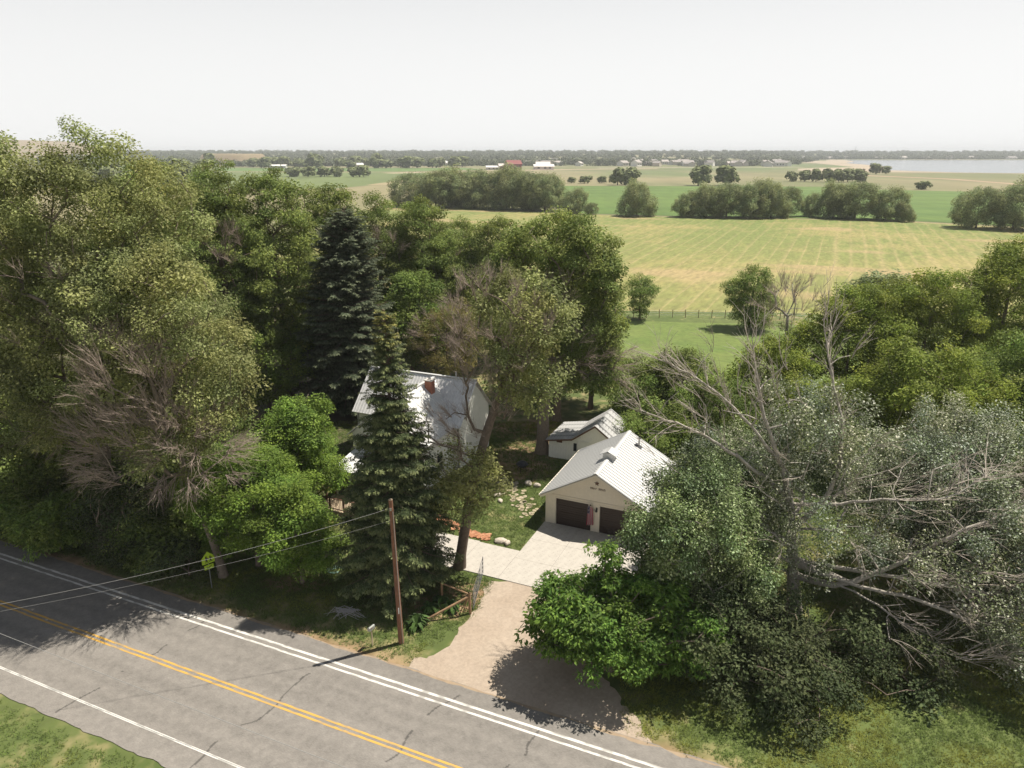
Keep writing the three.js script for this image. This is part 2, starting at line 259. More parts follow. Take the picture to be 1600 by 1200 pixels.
// ------------------------------------------------------------------ buildings
const bark = (c, s) => std({ roughness: 1, map: tex(128, 256, (u, v) => { const n = fbm(u * 10, v * 8, 4, s), r = Math.abs(fbm(u * 14, v * 3, 3, s + 3) - 0.5) * 2; const k = 0.55 + 0.55 * n + 0.35 * r; return c.map((q) => q * k); }) });
const paint = (c, s = 3, amp = 0.12) => std({ roughness: 0.75, map: tex(256, 256, (u, v) => { const n = fbm(u * 6, v * 6, 4, s), m = fbm(u * 22, v * 3, 3, s + 9); const k = 1 - amp * (n - 0.35) - amp * 0.6 * (m - 0.5); return c.map((q) => q * k); }) });
const M = {
  cream: paint([0.76, 0.685, 0.56], 3), creamTrim: paint([0.72, 0.65, 0.53], 5, 0.06), white: paint([0.78, 0.765, 0.71], 7), roofWhite: new THREE.MeshStandardMaterial({ color: rgb(0.50, 0.496, 0.485), roughness: 0.45, metalness: 0.0 }),
  roofGrey: std({ roughness: 0.45, metalness: 0.25, map: tex(256, 256, (u, v) => { const n = fbm(u * 7, v * 7, 4, 23), s = fbm(u * 60, v * 3, 3, 29); const k = 0.64 * (0.72 + 0.3 * n + 0.24 * (s - 0.5)); return [k, k * 0.985, k * 0.96]; }) }),
  shingle: std({ roughness: 0.9, map: tex(256, 256, (u, v, i, j) => { const n = fbm(u * 30, v * 30, 3, 33), l = hash2(Math.floor(u * 16 + (Math.floor(v * 16) % 2) * 0.5), Math.floor(v * 16), 5), k = (0.36 + 0.1 * (n - 0.5) + 0.1 * (l - 0.5)) * (1 - 0.6 * sstep(0.52, 0.62, fbm(u * 3, v * 3, 4, 77))); return [k, k * 0.99, k * 0.97]; }) }),  // dark blotches are painted dappled leaf shade; the finer variation is shingle tone
  doorWood: std({ roughness: 0.6, map: tex(256, 64, (u, v) => { const n = fbm(u * 5, v * 40, 4, 43); return mixc([0.020, 0.012, 0.009], [0.055, 0.032, 0.022], n); }) }),
  brownTrim: std({ color: rgb(0.12, 0.06, 0.035), roughness: 0.7 }), dark: std({ color: rgb(0.02, 0.02, 0.022), roughness: 0.55 }), glass: new THREE.MeshPhysicalMaterial({ color: rgb(0.03, 0.035, 0.04), roughness: 0.06 }),
  steel: new THREE.MeshStandardMaterial({ color: rgb(0.42, 0.42, 0.42), roughness: 0.4, metalness: 0.8 }), brick: std({ roughness: 0.95, map: tex(256, 256, (u, v) => { const r = Math.floor(v * 16), x = u * 8 + (r % 2) * 0.5, fx = x % 1, fy = (v * 16) % 1; if (fx < 0.06 || fy < 0.13) return [0.30, 0.24, 0.20]; const k = 0.75 + 0.5 * hash2(Math.floor(x), r, 4); return [0.31 * k, 0.105 * k, 0.06 * k]; }) }),
  wood: bark([0.33, 0.205, 0.115], 12), woodOld: bark([0.42, 0.33, 0.23], 13), polewood: bark([0.22, 0.105, 0.062], 14),
};
// ribbed metal slope in local space: eave start e, unit vectors along the eave and up the slope
function ribbed(mb, e, along, up, len, run, pitch, rib = 0.035, t = 0.03) {
  const n = V(0, 0, 0).crossVectors(along, up).normalize(); if (n.y < 0) n.negate();
  mb.span(e.clone().addScaledVector(n, -t), along.clone().multiplyScalar(len), up.clone().multiplyScalar(run), n.clone().multiplyScalar(t));
  const k = Math.round(len / pitch), w = pitch * 0.36;
  for (let i = 0; i <= k; i++) {
    const c = clamp(i * len / k, w / 2, len - w / 2), o = e.clone().addScaledVector(along, c - w / 2), A = (x, y, h) => o.clone().addScaledVector(along, x).addScaledVector(up, y).addScaledVector(n, h);
    const L0 = A(0, 0, 0.002), L1 = A(0, run, 0.002), T0 = A(w * 0.3, -0.004, rib), T1 = A(w * 0.3, run, rib), S0 = A(w * 0.7, -0.004, rib), S1 = A(w * 0.7, run, rib), R0 = A(w, 0, 0.002), R1 = A(w, run, 0.002);
    const fl = V(0, 0, 0).crossVectors(along, up).dot(n) > 0, Q = (a, b, c2, d) => fl ? mb.quad(a, b, c2, d) : mb.quad(a, d, c2, b);
    Q(L0, T0, T1, L1); Q(T0, S0, S1, T1); Q(S0, R0, R1, S1); mb.tri(L0, S0, T0); mb.tri(L0, R0, S0);
  }
}
// gable wall (thickness t) in the plane z = z0, from x0 to x1, walls to he, peak hr
function gable(mb, x0, x1, z0, t, y0, he, hr) {
  const xm = (x0 + x1) / 2;
  for (const z of [z0, z0 - t]) { const a = V(x0, y0, z), b = V(x1, y0, z), c = V(x1, he, z), p = V(xm, hr, z), d = V(x0, he, z); if (z === z0) { mb.quad(a, b, c, d); mb.tri(d, c, p); } else { mb.quad(b, a, d, c); mb.tri(c, d, p); } }
  mb.quad(V(x0, y0, z0 - t), V(x0, y0, z0), V(x0, he, z0), V(x0, he, z0 - t)); mb.quad(V(x1, y0, z0), V(x1, y0, z0 - t), V(x1, he, z0 - t), V(x1, he, z0));
}
{ // ---- garage; local x along U, z towards the camera
  const g = thing('garage', GX, 0, GZ, TURN, 'cream two-door garage with white ribbed metal roof at the head of the drive', 'garage');
  const W = 7.4, L = 8.2, he = 2.42, hr = 4.5, o = 0.34, d = 0.18, top = 2.1;
  const w = new MB();
  w.box(0.38, top / 2, -d / 2, 0.76, top, d); w.box(3.685, top / 2, -d / 2, 0.63, top, d); w.box(W - 0.38, top / 2, -d / 2, 0.76, top, d);
  gable(w, 0, W, 0, d, top, he, hr); gable(w, 0, W, -L + d, d, 0, he, hr);
  w.box(d / 2, he / 2, -L / 2, d, he, L - 2 * d); w.box(W - d / 2, he / 2, -L / 2, d, he, L - 2 * d);
  bmesh('wall', w, M.cream, g);
  const sl = Math.hypot(W / 2, hr - he), ux = (W / 2) / sl, uy = (hr - he) / sl, run = sl + o / ux;
  for (const s of [1, -1]) { const r = new MB(); ribbed(r, V(s > 0 ? -o : W + o, he - o * uy / ux + 0.1, o), V(0, 0, -1), V(s * ux, uy, 0), L + 2 * o, run, 0.37, 0.05); bmesh('roof', r, M.roofWhite, g); }
  bmesh('ridge_cap', new MB().span(V(W / 2 - 0.16, hr + 0.075, o + 0.01), V(0.16, 0.075, 0), V(0, 0, -L - 2 * o - 0.02), V(0, 0.02, 0)).span(V(W / 2 + 0.16, hr + 0.075, o + 0.012), V(-0.16, 0.078, 0), V(0, 0, -L - 2 * o - 0.024), V(0, 0.02, 0)), M.roofWhite, g);
  for (const s of [1, -1]) { bmesh('fascia', new MB().span(V(s > 0 ? -o + 0.02 : W + o - 0.02, he - o * uy / ux - 0.14, o - 0.04), V(s * ux, uy, 0).multiplyScalar(run - 0.02), V(0, 0.17, 0), V(0, 0, 0.028)), M.creamTrim, g); bmesh('soffit', new MB().span(V(s > 0 ? -o + 0.03 : W + o - 0.03, he - o * uy / ux + 0.01, o - 0.05), V(s * ux, uy, 0).multiplyScalar(run - 0.05), V(0, 0.03, 0), V(0, 0, -L - 2 * o + 0.1)), M.creamTrim, g); }
  for (const x of [0.76, 4.0]) {
    const door = new THREE.Group(); door.name = 'garage_door'; g.add(door); const dw = x < 2 ? 2.61 : 2.64;
    for (let k = 0; k < 4; k++) { const p = new MB(), h = top / 4; p.box(x + dw / 2, h * (k + 0.5), -0.13, dw - 0.02, h - 0.012, 0.05); for (let j = 0; j < 3; j++) p.box(x + dw / 2, h * k + 0.09 + j * 0.17, -0.1, dw - 0.06, 0.15, 0.016); bmesh('door_panel', p, M.doorWood, door); }
    const tr = new MB(); tr.box(x - 0.045, top / 2, 0.012, 0.09, top, 0.025); tr.box(x + dw + 0.045, top / 2, 0.012, 0.09, top, 0.025); tr.box(x + dw / 2, top + 0.05, 0.012, dw + 0.18, 0.1, 0.025); bmesh('door_frame', tr, M.creamTrim, g);
  }
  bmesh('band_board', new MB().box(W / 2, 2.36, 0.016, W - 0.02, 0.07, 0.03), M.creamTrim, g);
  bmesh('gutter', new MB().box(-o - 0.05, he - o * uy / ux + 0.02, -L / 2, 0.1, 0.1, L + 2 * o), M.creamTrim, g); bmesh('downspout', new MB().box(-0.04, (he - 0.1) / 2, -0.12, 0.06, he - 0.1, 0.07).span(V(-0.05, he - 0.12, -0.15), V(-0.3, 0.06, 0), V(0, 0.06, 0), V(0, 0, 0.06)), M.creamTrim, g);
  // cupola with a curved metal cover astride the ridge
  const cup = new THREE.Group(); cup.name = 'roof_vent'; g.add(cup);
  bmesh('vent_base', new MB().box(W / 2, hr + 0.22, -3.0, 0.78, 0.56, 0.8), M.roofGrey, cup);
  const hood = new MB(); ribbed(hood, V(W / 2 - 0.6, hr + 0.38, -2.48), V(0, 0, -1), V(0.9, 0.436, 0), 1.04, 0.665, 0.2, 0.02, 0.025); ribbed(hood, V(W / 2 + 0.6, hr + 0.38, -2.48), V(0, 0, -1), V(-0.9, 0.436, 0), 1.04, 0.665, 0.2, 0.02, 0.025); bmesh('vent_hood', hood, M.roofWhite, cup);
  const pipe = new THREE.Group(); pipe.name = 'flue'; g.add(pipe); const px = W / 2 + 1.1, pz = -7.2, py = hr - 1.1 * uy / ux + 0.1;
  bmesh('flue_pipe', new MB().tube([V(px, py - 0.1, pz), V(px, py + 0.62, pz)], 0.075, 0.075, 10, true), M.steel, pipe); bmesh('flue_cap', new MB().tube([V(px, py + 0.64, pz), V(px, py + 0.7, pz), V(px, py + 0.76, pz)], [0.15, 0.14, 0.02], 0, 10, true), M.steel, pipe); bmesh('flashing', new MB().span(V(px - 0.25, py + 0.18, pz - 0.25), V(0.5, -0.5 * uy / ux, 0), V(0, 0, 0.5), V(0, 0.02, 0)), M.dark, pipe);
  // barn star and a row of dark letters, too worn to read
  const st = new THREE.Shape(); for (let k = 0; k < 10; k++) { const a = Math.PI / 2 + k * Math.PI / 5, r = k % 2 ? 0.07 : 0.16; k ? st.lineTo(Math.cos(a) * r, Math.sin(a) * r) : st.moveTo(0, r); }
  const sg = new THREE.ExtrudeGeometry(st, { depth: 0.03, bevelEnabled: true, bevelSize: 0.01, bevelThickness: 0.01, bevelSegments: 1 }); sg.translate(W / 2 + 0.02, 3.78, 0.012); mesh('star', sg, M.brownTrim, g);
  const R = RNG(5); for (let k = 0; k < 8; k++) { const x = W / 2 - 0.42 + k * 0.125 + (k > 3 ? 0.1 : 0), m = new MB(); m.box(x, 3.36, 0.014, 0.022, 0.15, 0.02); if (R() < 0.7) m.box(x + 0.038, 3.36 + 0.055, 0.0135, 0.05, 0.02, 0.018); if (R() < 0.7) m.box(x + 0.038, 3.36, 0.0135, 0.05, 0.02, 0.018); if (R() < 0.6) m.box(x + 0.074, 3.35, 0.014, 0.02, 0.13, 0.02); bmesh('letter', m, M.brownTrim, g); }
  const lamp = new THREE.Group(); lamp.name = 'wall_light'; g.add(lamp); bmesh('bracket', new MB().box(3.78, 1.86, 0.03, 0.1, 0.16, 0.05), M.dark, lamp); bmesh('shade', new MB().tube([V(3.78, 1.9, 0.13), V(3.78, 1.8, 0.13), V(3.78, 1.68, 0.13)], [0.03, 0.07, 0.09], 0, 8, true), M.dark, lamp);
}
{ // ---- flag hanging from its bracket on the pier between the doors
  const [fx, fz] = GL(3.42, 0), g = thing('flag', fx, 0, fz, TURN, 'limp striped flag on a short white pole between the garage doors', 'flag');
  bmesh('flag_pole', new MB().tube([V(0.16, 1.75, 0.02), V(-0.05, 2.3, 0.5)], 0.016, 0.014, 6, true), M.creamTrim, g); bmesh('bracket', new MB().box(0.17, 1.75, 0.02, 0.07, 0.12, 0.05), M.steel, g);
  mesh('finial', new THREE.SphereGeometry(0.04, 8, 6).translate(-0.055, 2.32, 0.515), M.creamTrim, g);
  const T = tex(128, 128, (u, v) => (v > 0.56 && u < 0.4 ? (hash2(Math.floor(u * 30), Math.floor(v * 40), 3) > 0.8 ? [0.6, 0.58, 0.56] : [0.05, 0.045, 0.12]) : Math.floor(u * 13) % 2 ? [0.60, 0.54, 0.53] : [0.38, 0.05, 0.09]));
  const NX = 26, NY = 18, P = [], U = [], I = []; for (let j = 0; j <= NY; j++) for (let i = 0; i <= NX; i++) { const u = i / NX, v = j / NY, wd = lerp(0.30, 0.42, v), fold = Math.sin(u * 21 + v * 2) * 0.07 * (0.5 + v); P.push(0.0 + (u - 0.5) * wd, 2.13 - v * 1.45 + (u - 0.5) * -0.35 * (1 - v), 0.32 + fold + (0.5 - u) * 0.14); U.push(u, 1 - v); }
  for (let j = 0; j < NY; j++) for (let i = 0; i < NX; i++) { const o = j * (NX + 1) + i; I.push(o, o + NX + 1, o + 1, o + 1, o + NX + 1, o + NX + 2); }
  const fg = new THREE.BufferGeometry(); fg.setAttribute('position', new THREE.Float32BufferAttribute(P, 3)); fg.setAttribute('uv', new THREE.Float32BufferAttribute(U, 2)); fg.setIndex(I); fg.computeVertexNormals(); mesh('cloth', fg, std({ map: T, side: THREE.DoubleSide }), g);
}
{ // ---- shed behind the garage: gable with a shallow lean-to on its left
  const g = thing('shed', 3.22, 0, -59.31, TURN, 'small white shed with leaf-shadowed grey roof and lean-to behind the garage', 'shed');
  const wl = 2.19, wg = 4.01, he = 2.05, ho = 1.68, hr = 3.5, D = 4.29, x1 = wl + wg, w = new MB();
  gable(w, wl, x1, 0, 0.15, 0, he, hr); gable(w, wl, x1, -D + 0.15, 0.15, 0, he, hr); w.box(x1 - 0.075, he / 2, -D / 2, 0.15, he, D - 0.3); bmesh('wall', w, M.white, g);
  const lw = new MB(); for (const z of [0, -D + 0.15]) { const q = [V(0, 0, z), V(wl, 0, z), V(wl, he, z), V(0, ho, z)], p = q.map((v) => v.clone().setZ(z - 0.15)); lw.quad(...q); lw.quad(p[1], p[0], p[3], p[2]); } lw.box(0.075, ho / 2, -D / 2, 0.15, ho, D - 0.3); bmesh('lean_to_wall', lw, M.white, g);
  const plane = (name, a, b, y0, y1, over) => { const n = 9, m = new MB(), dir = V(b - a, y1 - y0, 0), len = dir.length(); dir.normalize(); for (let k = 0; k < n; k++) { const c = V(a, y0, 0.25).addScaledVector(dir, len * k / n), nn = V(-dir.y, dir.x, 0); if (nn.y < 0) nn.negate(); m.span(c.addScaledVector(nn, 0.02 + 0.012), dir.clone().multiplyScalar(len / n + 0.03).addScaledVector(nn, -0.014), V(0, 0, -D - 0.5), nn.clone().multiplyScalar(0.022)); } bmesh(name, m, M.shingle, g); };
  const s2 = (hr - he) / (wg / 2);
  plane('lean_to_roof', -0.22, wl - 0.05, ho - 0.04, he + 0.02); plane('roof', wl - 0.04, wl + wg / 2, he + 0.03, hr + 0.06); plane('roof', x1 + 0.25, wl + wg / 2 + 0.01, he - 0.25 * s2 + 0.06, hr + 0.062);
  const tr = new MB(), bar = (ax, ay, bx, by) => tr.span(V(ax, ay - 0.13, 0.225), V(bx - ax, by - ay, 0), V(0, 0.14, 0), V(0, 0, 0.03)); bar(-0.22, ho - 0.02, wl, he + 0.03); bar(wl, he + 0.035, wl + wg / 2, hr + 0.065); bar(wl + wg / 2, hr + 0.066, x1 + 0.25, he - 0.25 * s2 + 0.06); bmesh('barge_board', tr, M.brownTrim, g);
  bmesh('corner_board', new MB().box(wl, he / 2, 0.012, 0.1, he, 0.025), M.white, g);
  const bat = new MB(); for (let k = 1; k < 9; k++) bat.box(k * wl / 9, ho / 2 - 0.02, 0.008, 0.022, ho - 0.08, 0.014); bmesh('batten', bat, M.white, g, 'stuff');
  bmesh('eave_vent', new MB().box(0.98, 1.62, 0.03, 0.5, 0.2, 0.05), M.brownTrim, g);
  const dr = new THREE.Group(); dr.name = 'door'; g.add(dr); bmesh('door_leaf', new MB().box(3.2, 0.95, 0.02, 0.95, 1.85, 0.035), M.white, dr); bmesh('door_trim', new MB().box(2.68, 0.98, 0.03, 0.07, 1.96, 0.05).box(3.72, 0.98, 0.03, 0.07, 1.96, 0.05).box(3.2, 1.94, 0.031, 1.14, 0.07, 0.05), M.white, dr); mesh('handle', new THREE.SphereGeometry(0.035, 8, 6).translate(2.84, 0.95, 0.06), M.dark, dr);
  const wi = new THREE.Group(); wi.name = 'window'; g.add(wi); bmesh('pane', new MB().box(2.42, 1.3, 0.012, 0.2, 0.62, 0.02), M.glass, wi); bmesh('window_frame', new MB().box(2.3, 1.3, 0.02, 0.04, 0.72, 0.04).box(2.54, 1.3, 0.02, 0.04, 0.72, 0.04).box(2.42, 1.64, 0.021, 0.28, 0.045, 0.04).box(2.42, 0.96, 0.021, 0.28, 0.045, 0.04), M.dark, wi);
}
{ // ---- farmhouse; local x along U from the back right corner, z towards the camera
  const g = thing('farmhouse', -2.1, 0, -61.75, TURN, 'white farmhouse with grey metal roof and brick chimney behind the tall spruce', 'house');
  const Lm = 10.1, D = 5.7, he = 4.1, hr = 7.0, w = new MB(), t = 0.2;
  // main block: gables face left and right
  const side = (x, s) => { const a = V(x, 0, 0), b = V(x, 0, D), c = V(x, he, D), d = V(x, he, 0), p = V(x, hr, D / 2); if (s > 0) { w.quad(b, a, d, c); w.tri(c, d, p); } else { w.quad(a, b, c, d); w.tri(d, c, p); } };
  side(0, 1); side(-t, -1); side(-Lm, -1); side(-Lm + t, 1); w.box(-Lm / 2, he / 2, t / 2, Lm - 2 * t, he, t); w.box(-Lm / 2, he / 2, D - t / 2, Lm - 2 * t, he, t);
  bmesh('wall', w, M.white, g);
  const sl = Math.hypot(D / 2, hr - he), uz = (D / 2) / sl, uy = (hr - he) / sl, o = 0.35, run = sl + o / uz;
  const rf = new MB(); ribbed(rf, V(-Lm - 0.3, he - o * uy / uz + 0.1, D + o), V(1, 0, 0), V(0, uy, -uz), Lm + 0.6, run, 0.3, 0.03); bmesh('roof', rf, M.roofGrey, g);
  const rb = new MB(); ribbed(rb, V(-Lm - 0.3, he - o * uy / uz + 0.1, -o), V(1, 0, 0), V(0, uy, uz), Lm + 0.6, run, 0.3, 0.03); bmesh('roof', rb, M.roofGrey, g);
  bmesh('ridge_cap', new MB().box(-Lm / 2, hr + 0.13, D / 2, Lm + 0.62, 0.05, 0.26), M.roofWhite, g);
  // front wing with its gable to the road
  const a0 = -7.0, a1 = -0.5, WL = 5.0, mid = (a0 + a1) / 2, ww = new MB(); gable(ww, a0, a1, D + WL, t, 0, he, hr - 0.15); ww.box(a0 + t / 2, he / 2, D + WL / 2, t, he, WL - 2 * t - 0.01); ww.box(a1 - t / 2, he / 2, D + WL / 2, t, he, WL - 2 * t - 0.01); bmesh('wing_wall', ww, M.white, g);
  const hw = (a1 - a0) / 2, s3 = Math.hypot(hw, hr - 0.15 - he), vx = hw / s3, vy = (hr - 0.15 - he) / s3, run3 = s3 + o / vx;
  for (const s of [1, -1]) { const r = new MB(); ribbed(r, V(s > 0 ? a0 - o : a1 + o, he - o * vy / vx + 0.1, D + WL + 0.3), V(0, 0, -1), V(s * vx, vy, 0), WL + 0.3 + D / 2, run3, 0.3, 0.03); bmesh('wing_roof', r, M.roofGrey, g); }
  bmesh('ridge_cap', new MB().box(mid, hr - 0.02, (D + WL + D / 2) / 2 + 0.1, 0.26, 0.05, WL + D / 2 + 0.2), M.roofWhite, g);
  const ch = new THREE.Group(); ch.name = 'chimney'; g.add(ch); const cb = new MB(); cb.box(-3.1, 6.35, 4.9, 0.62, 1.85, 0.62); bmesh('stack', cb, M.brick, ch); bmesh('chimney_cap', new MB().box(-3.1, 7.32, 4.9, 0.72, 0.09, 0.72), std({ color: rgb(0.5, 0.46, 0.42) }), ch); bmesh('chimney_pot', new MB().tube([V(-3.1, 7.36, 4.9), V(-3.1, 7.58, 4.9)], 0.13, 0.12, 10, true), M.roofWhite, ch);
  const flue = new MB().tube([V(-1.6, 6.9, 3.0), V(-1.6, 7.7, 3.0)], 0.06, 0.06, 8, true); bmesh('vent_pipe', flue, M.roofWhite, g);
  const win = (x, y, z, ww2, hh, axis) => { const wg = new THREE.Group(); wg.name = 'window'; g.add(wg); const B = (mb, du, dv, dw, a, b, c) => axis === 'x' ? mb.box(x + dw, y + dv, z + du, c, b, a) : mb.box(x + du, y + dv, z + dw, a, b, c); bmesh('pane', B(new MB(), 0, 0, 0.01, ww2, hh, 0.02), M.glass, wg); const f = new MB(); B(f, -ww2 / 2 - 0.04, 0, 0.025, 0.09, hh + 0.16, 0.05); B(f, ww2 / 2 + 0.04, 0, 0.025, 0.09, hh + 0.16, 0.05); B(f, 0, hh / 2 + 0.04, 0.024, ww2, 0.09, 0.05); B(f, 0, 0, 0.022, ww2, 0.05, 0.04); bmesh('window_frame', f, M.creamTrim, wg); bmesh('sill', B(new MB(), 0, -hh / 2 - 0.05, 0.05, ww2 + 0.2, 0.07, 0.1), M.creamTrim, wg); };
  win(-0.5, 1.6, 8.2, 0.9, 1.4, 'x'); win(-5.4, 1.6, D + WL, 0.9, 1.4, 'z'); win(-2.2, 1.6, D + WL, 0.9, 1.4, 'z'); win(-3.75, 4.4, D + WL, 0.9, 1.2, 'z');
  // porch roof and posts on the left front
  const pr = new THREE.Group(); pr.name = 'porch'; g.add(pr); const prr = new MB(); ribbed(prr, V(-6.4, 2.5, D + WL + 3.7), V(1, 0, 0), V(0, 0.17, -0.985), 5.6, 3.72, 0.3, 0.025); bmesh('porch_roof', prr, M.roofWhite, pr);
  for (const x of [-6.2, -3.6, -1.0]) bmesh('porch_post', new MB().box(x, 1.23, D + WL + 3.5, 0.12, 2.46, 0.12), M.creamTrim, pr);
}
{ // ---- deck with brown railing at the left front of the house
  const [dx, dz] = lot(-2.1, -61.75)(-6.1, -14.4), g = thing('deck', dx, 0, dz, TURN, 'low wooden deck with dark brown railing beside the house', 'deck');
  const R = RNG(9); for (let k = 0; k < 12; k++) bmesh('board', new MB().box(1.7, 0.45, 0.1 + k * 0.2, 3.6, 0.04, 0.185 + R() * 0.006), M.woodOld, g);
  const posts = [[0, 2.35], [1.2, 2.35], [2.4, 2.35], [3.4, 2.35], [0, 1.2], [0, 0.1]]; for (const [x, z] of posts) bmesh('rail_post', new MB().box(x, 0.75, z, 0.09, 1.5, 0.09), M.brownTrim, g);
  bmesh('rail', new MB().box(1.7, 1.46, 2.36, 3.5, 0.05, 0.12), M.brownTrim, g); bmesh('rail', new MB().box(0, 1.461, 1.2, 0.12, 0.05, 2.3), M.brownTrim, g); bmesh('rail', new MB().box(1.7, 0.62, 2.35, 3.4, 0.05, 0.05), M.brownTrim, g);
  for (let k = 0; k < 26; k++) bmesh('baluster', new MB().box(0.08 + k * 0.13, 1.03, 2.355, 0.03, 0.8, 0.03), M.brownTrim, g);
  bmesh('skirt', new MB().box(1.7, 0.2, 2.3, 3.6, 0.4, 0.04), M.woodOld, g);
  for (let k = 0; k < 3; k++) bmesh('step', new MB().box(3.95 + k * 0.3, 0.36 - k * 0.12, 1.2, 0.3, 0.06, 1.4), M.woodOld, g);
}

// ------------------------------------------------------------------ trees
const leafMat = (o = {}) => new THREE.MeshPhysicalMaterial({ color: 0xffffff, vertexColors: true, side: THREE.DoubleSide, roughness: 0.92, transmission: 0.42, thickness: 0, clearcoat: 0.05, clearcoatRoughness: 0.4, specularIntensity: 0.3, ...o });
const LEAF = leafMat(), NEEDLE = leafMat({ transmission: 0.1, clearcoat: 0.1 }), SILVER = leafMat({ transmission: 0.22, clearcoat: 0.12 }), FAR = std({ vertexColors: true, side: THREE.DoubleSide, roughness: 1 });
const BARK = { cotton: bark([0.20, 0.16, 0.125], 51), elm: bark([0.17, 0.13, 0.10], 52), spruce: bark([0.14, 0.10, 0.075], 53), silver: bark([0.37, 0.335, 0.29], 54), dead: bark([0.36, 0.285, 0.24], 55), whip: bark([0.42, 0.365, 0.31], 57), willow: bark([0.16, 0.13, 0.10], 56) };
function leafSpray({ n, R, flat = 0.6, L, Wd, A, B, bi = 0, seed, twig = 0 }) {
  const r = RNG(seed), P = [], C = [], I = [];
  for (let k = 0; k < n; k++) {
    let p; do { p = V(r() * 2 - 1, r() * 2 - 1, r() * 2 - 1); } while (p.lengthSq() > 1); p.multiplyScalar(Math.pow(p.length(), -0.35)); p.multiply(V(R, R * flat, R));
    const nrm = V(r() - 0.5, 0.35 + r() * 0.6, r() - 0.5).addScaledVector(p, 0.45 / R).normalize(), d = V(r() - 0.5, r() * 0.5 - 0.45, r() - 0.5).addScaledVector(p, 0.5 / R); d.addScaledVector(nrm, -d.dot(nrm)).normalize();
    const s = V(0, 0, 0).crossVectors(nrm, d), l = L * (0.7 + 0.6 * r()), w = Wd * (0.7 + 0.6 * r()), o = P.length / 3, fold = nrm.clone().multiplyScalar(w * 0.22);
    const q = [p, p.clone().addScaledVector(d, l * 0.45).addScaledVector(s, w / 2).add(fold), p.clone().addScaledVector(d, l), p.clone().addScaledVector(d, l * 0.45).addScaledVector(s, -w / 2).add(fold)];
    const t = bi ? (r() < bi ? 0.75 + 0.25 * r() : 0.3 * r()) : r(), g = 0.78 + 0.44 * r(), c = mixc(A, B, t);
    q.forEach((v) => { P.push(v.x, v.y, v.z); C.push(c[0] * g, c[1] * g, c[2] * g); }); I.push(o, o + 1, o + 2, o, o + 2, o + 3);
  }
  const g = new THREE.BufferGeometry(); g.setAttribute('position', new THREE.Float32BufferAttribute(P, 3)); g.setAttribute('color', new THREE.Float32BufferAttribute(C, 3)); g.setIndex(I); return g;
}
function twigSpray({ n, R, seed, r0 = 0.014, spread = 0.75, depth = 2 }) {
  const r = RNG(seed), m = new MB(), jit = (a) => V(r() - 0.5, r() - 0.5, r() - 0.5).multiplyScalar(a);
  const grow = (p, d, l, rad, k) => {
    const pts = [p]; let q = p, dd = d.clone(); for (let s = 0; s < 4; s++) { dd.add(jit(0.42)).add(V(0, 0.05, 0)).normalize(); q = q.clone().addScaledVector(dd, l / 4); pts.push(q); }
    m.tube(pts, rad, rad * 0.3, 3); if (k > 0) for (let t = 0; t < 4; t++) { const i = 1 + Math.floor(r() * 3); grow(pts[i], pts[i + 1].clone().sub(pts[i]).normalize().add(jit(1.1)).normalize(), l * (0.35 + 0.25 * r()), rad * 0.55, k - 1); }
  };
  for (let k = 0; k < n; k++) { const a = r() * 6.283, s = spread * Math.sqrt(r()); grow(V(0, -0.1, 0), V(Math.cos(a) * s, 1, Math.sin(a) * s).normalize(), R * (0.7 + 0.6 * r()), r0, depth - 1); }
  return m.geo();
}
const K = {
  cotton: { A: [0.168, 0.196, 0.054], B: [0.375, 0.388, 0.162], L: 0.15, Wd: 0.115, n: 66, R: 0.58, flat: 0.85, hx: 0.85, vy: 1.25, bark: 'cotton' },
  elm: { A: [0.095, 0.146, 0.030], B: [0.270, 0.311, 0.084], L: 0.21, Wd: 0.125, n: 56, R: 0.66, flat: 0.6, bark: 'elm' },
  bright: { A: [0.090, 0.165, 0.021], B: [0.224, 0.315, 0.051], L: 0.14, Wd: 0.085, n: 80, R: 0.52, flat: 0.65, bark: 'elm' },
  silver: { A: [0.102, 0.138, 0.043], B: [0.528, 0.540, 0.432], L: 0.12, Wd: 0.085, n: 60, R: 0.5, flat: 1.0, bi: 0.27, hx: 0.62, vy: 1.7, bark: 'silver' },
  willow: { A: [0.161, 0.190, 0.081], B: [0.356, 0.397, 0.190], L: 0.5, Wd: 0.25, n: 46, R: 1.2, flat: 0.85, hx: 0.8, vy: 1.5, bark: 'willow' },
  honey: { A: [0.192, 0.180, 0.050], B: [0.324, 0.282, 0.102], L: 0.15, Wd: 0.08, n: 58, R: 0.6, flat: 0.6, bark: 'elm' },
  big: { A: [0.058, 0.133, 0.019], B: [0.203, 0.312, 0.052], L: 0.23, Wd: 0.11, n: 48, R: 0.46, flat: 0.55, bark: 'elm' },
  shrub: { A: [0.111, 0.176, 0.031], B: [0.260, 0.325, 0.072], L: 0.19, Wd: 0.115, n: 58, R: 0.6, flat: 0.75, bark: 'elm' },
  shade: { A: [0.042, 0.066, 0.019], B: [0.132, 0.156, 0.066], L: 0.15, Wd: 0.1, n: 52, R: 0.55, flat: 0.8, bark: 'elm' },  // leaf colours darkened to paint in the shade under the canopy
  yellow: { A: [0.127, 0.181, 0.024], B: [0.291, 0.334, 0.059], L: 0.2, Wd: 0.13, n: 54, R: 0.6, flat: 0.8, hx: 0.85, vy: 1.2, bark: 'cotton' },
};
const sprays = {}; for (const k in K) sprays[k] = [0, 1, 2].map((s) => leafSpray({ ...K[k], seed: 101 + s * 7 + k.length * 31 }));
const twigs = [0, 1, 2].map((s) => twigSpray({ n: s === 2 ? 2 : 5, R: s === 2 ? 1.5 : 1.25, seed: 41 + s, r0: s === 2 ? 0.017 : 0.013, depth: 2 }));
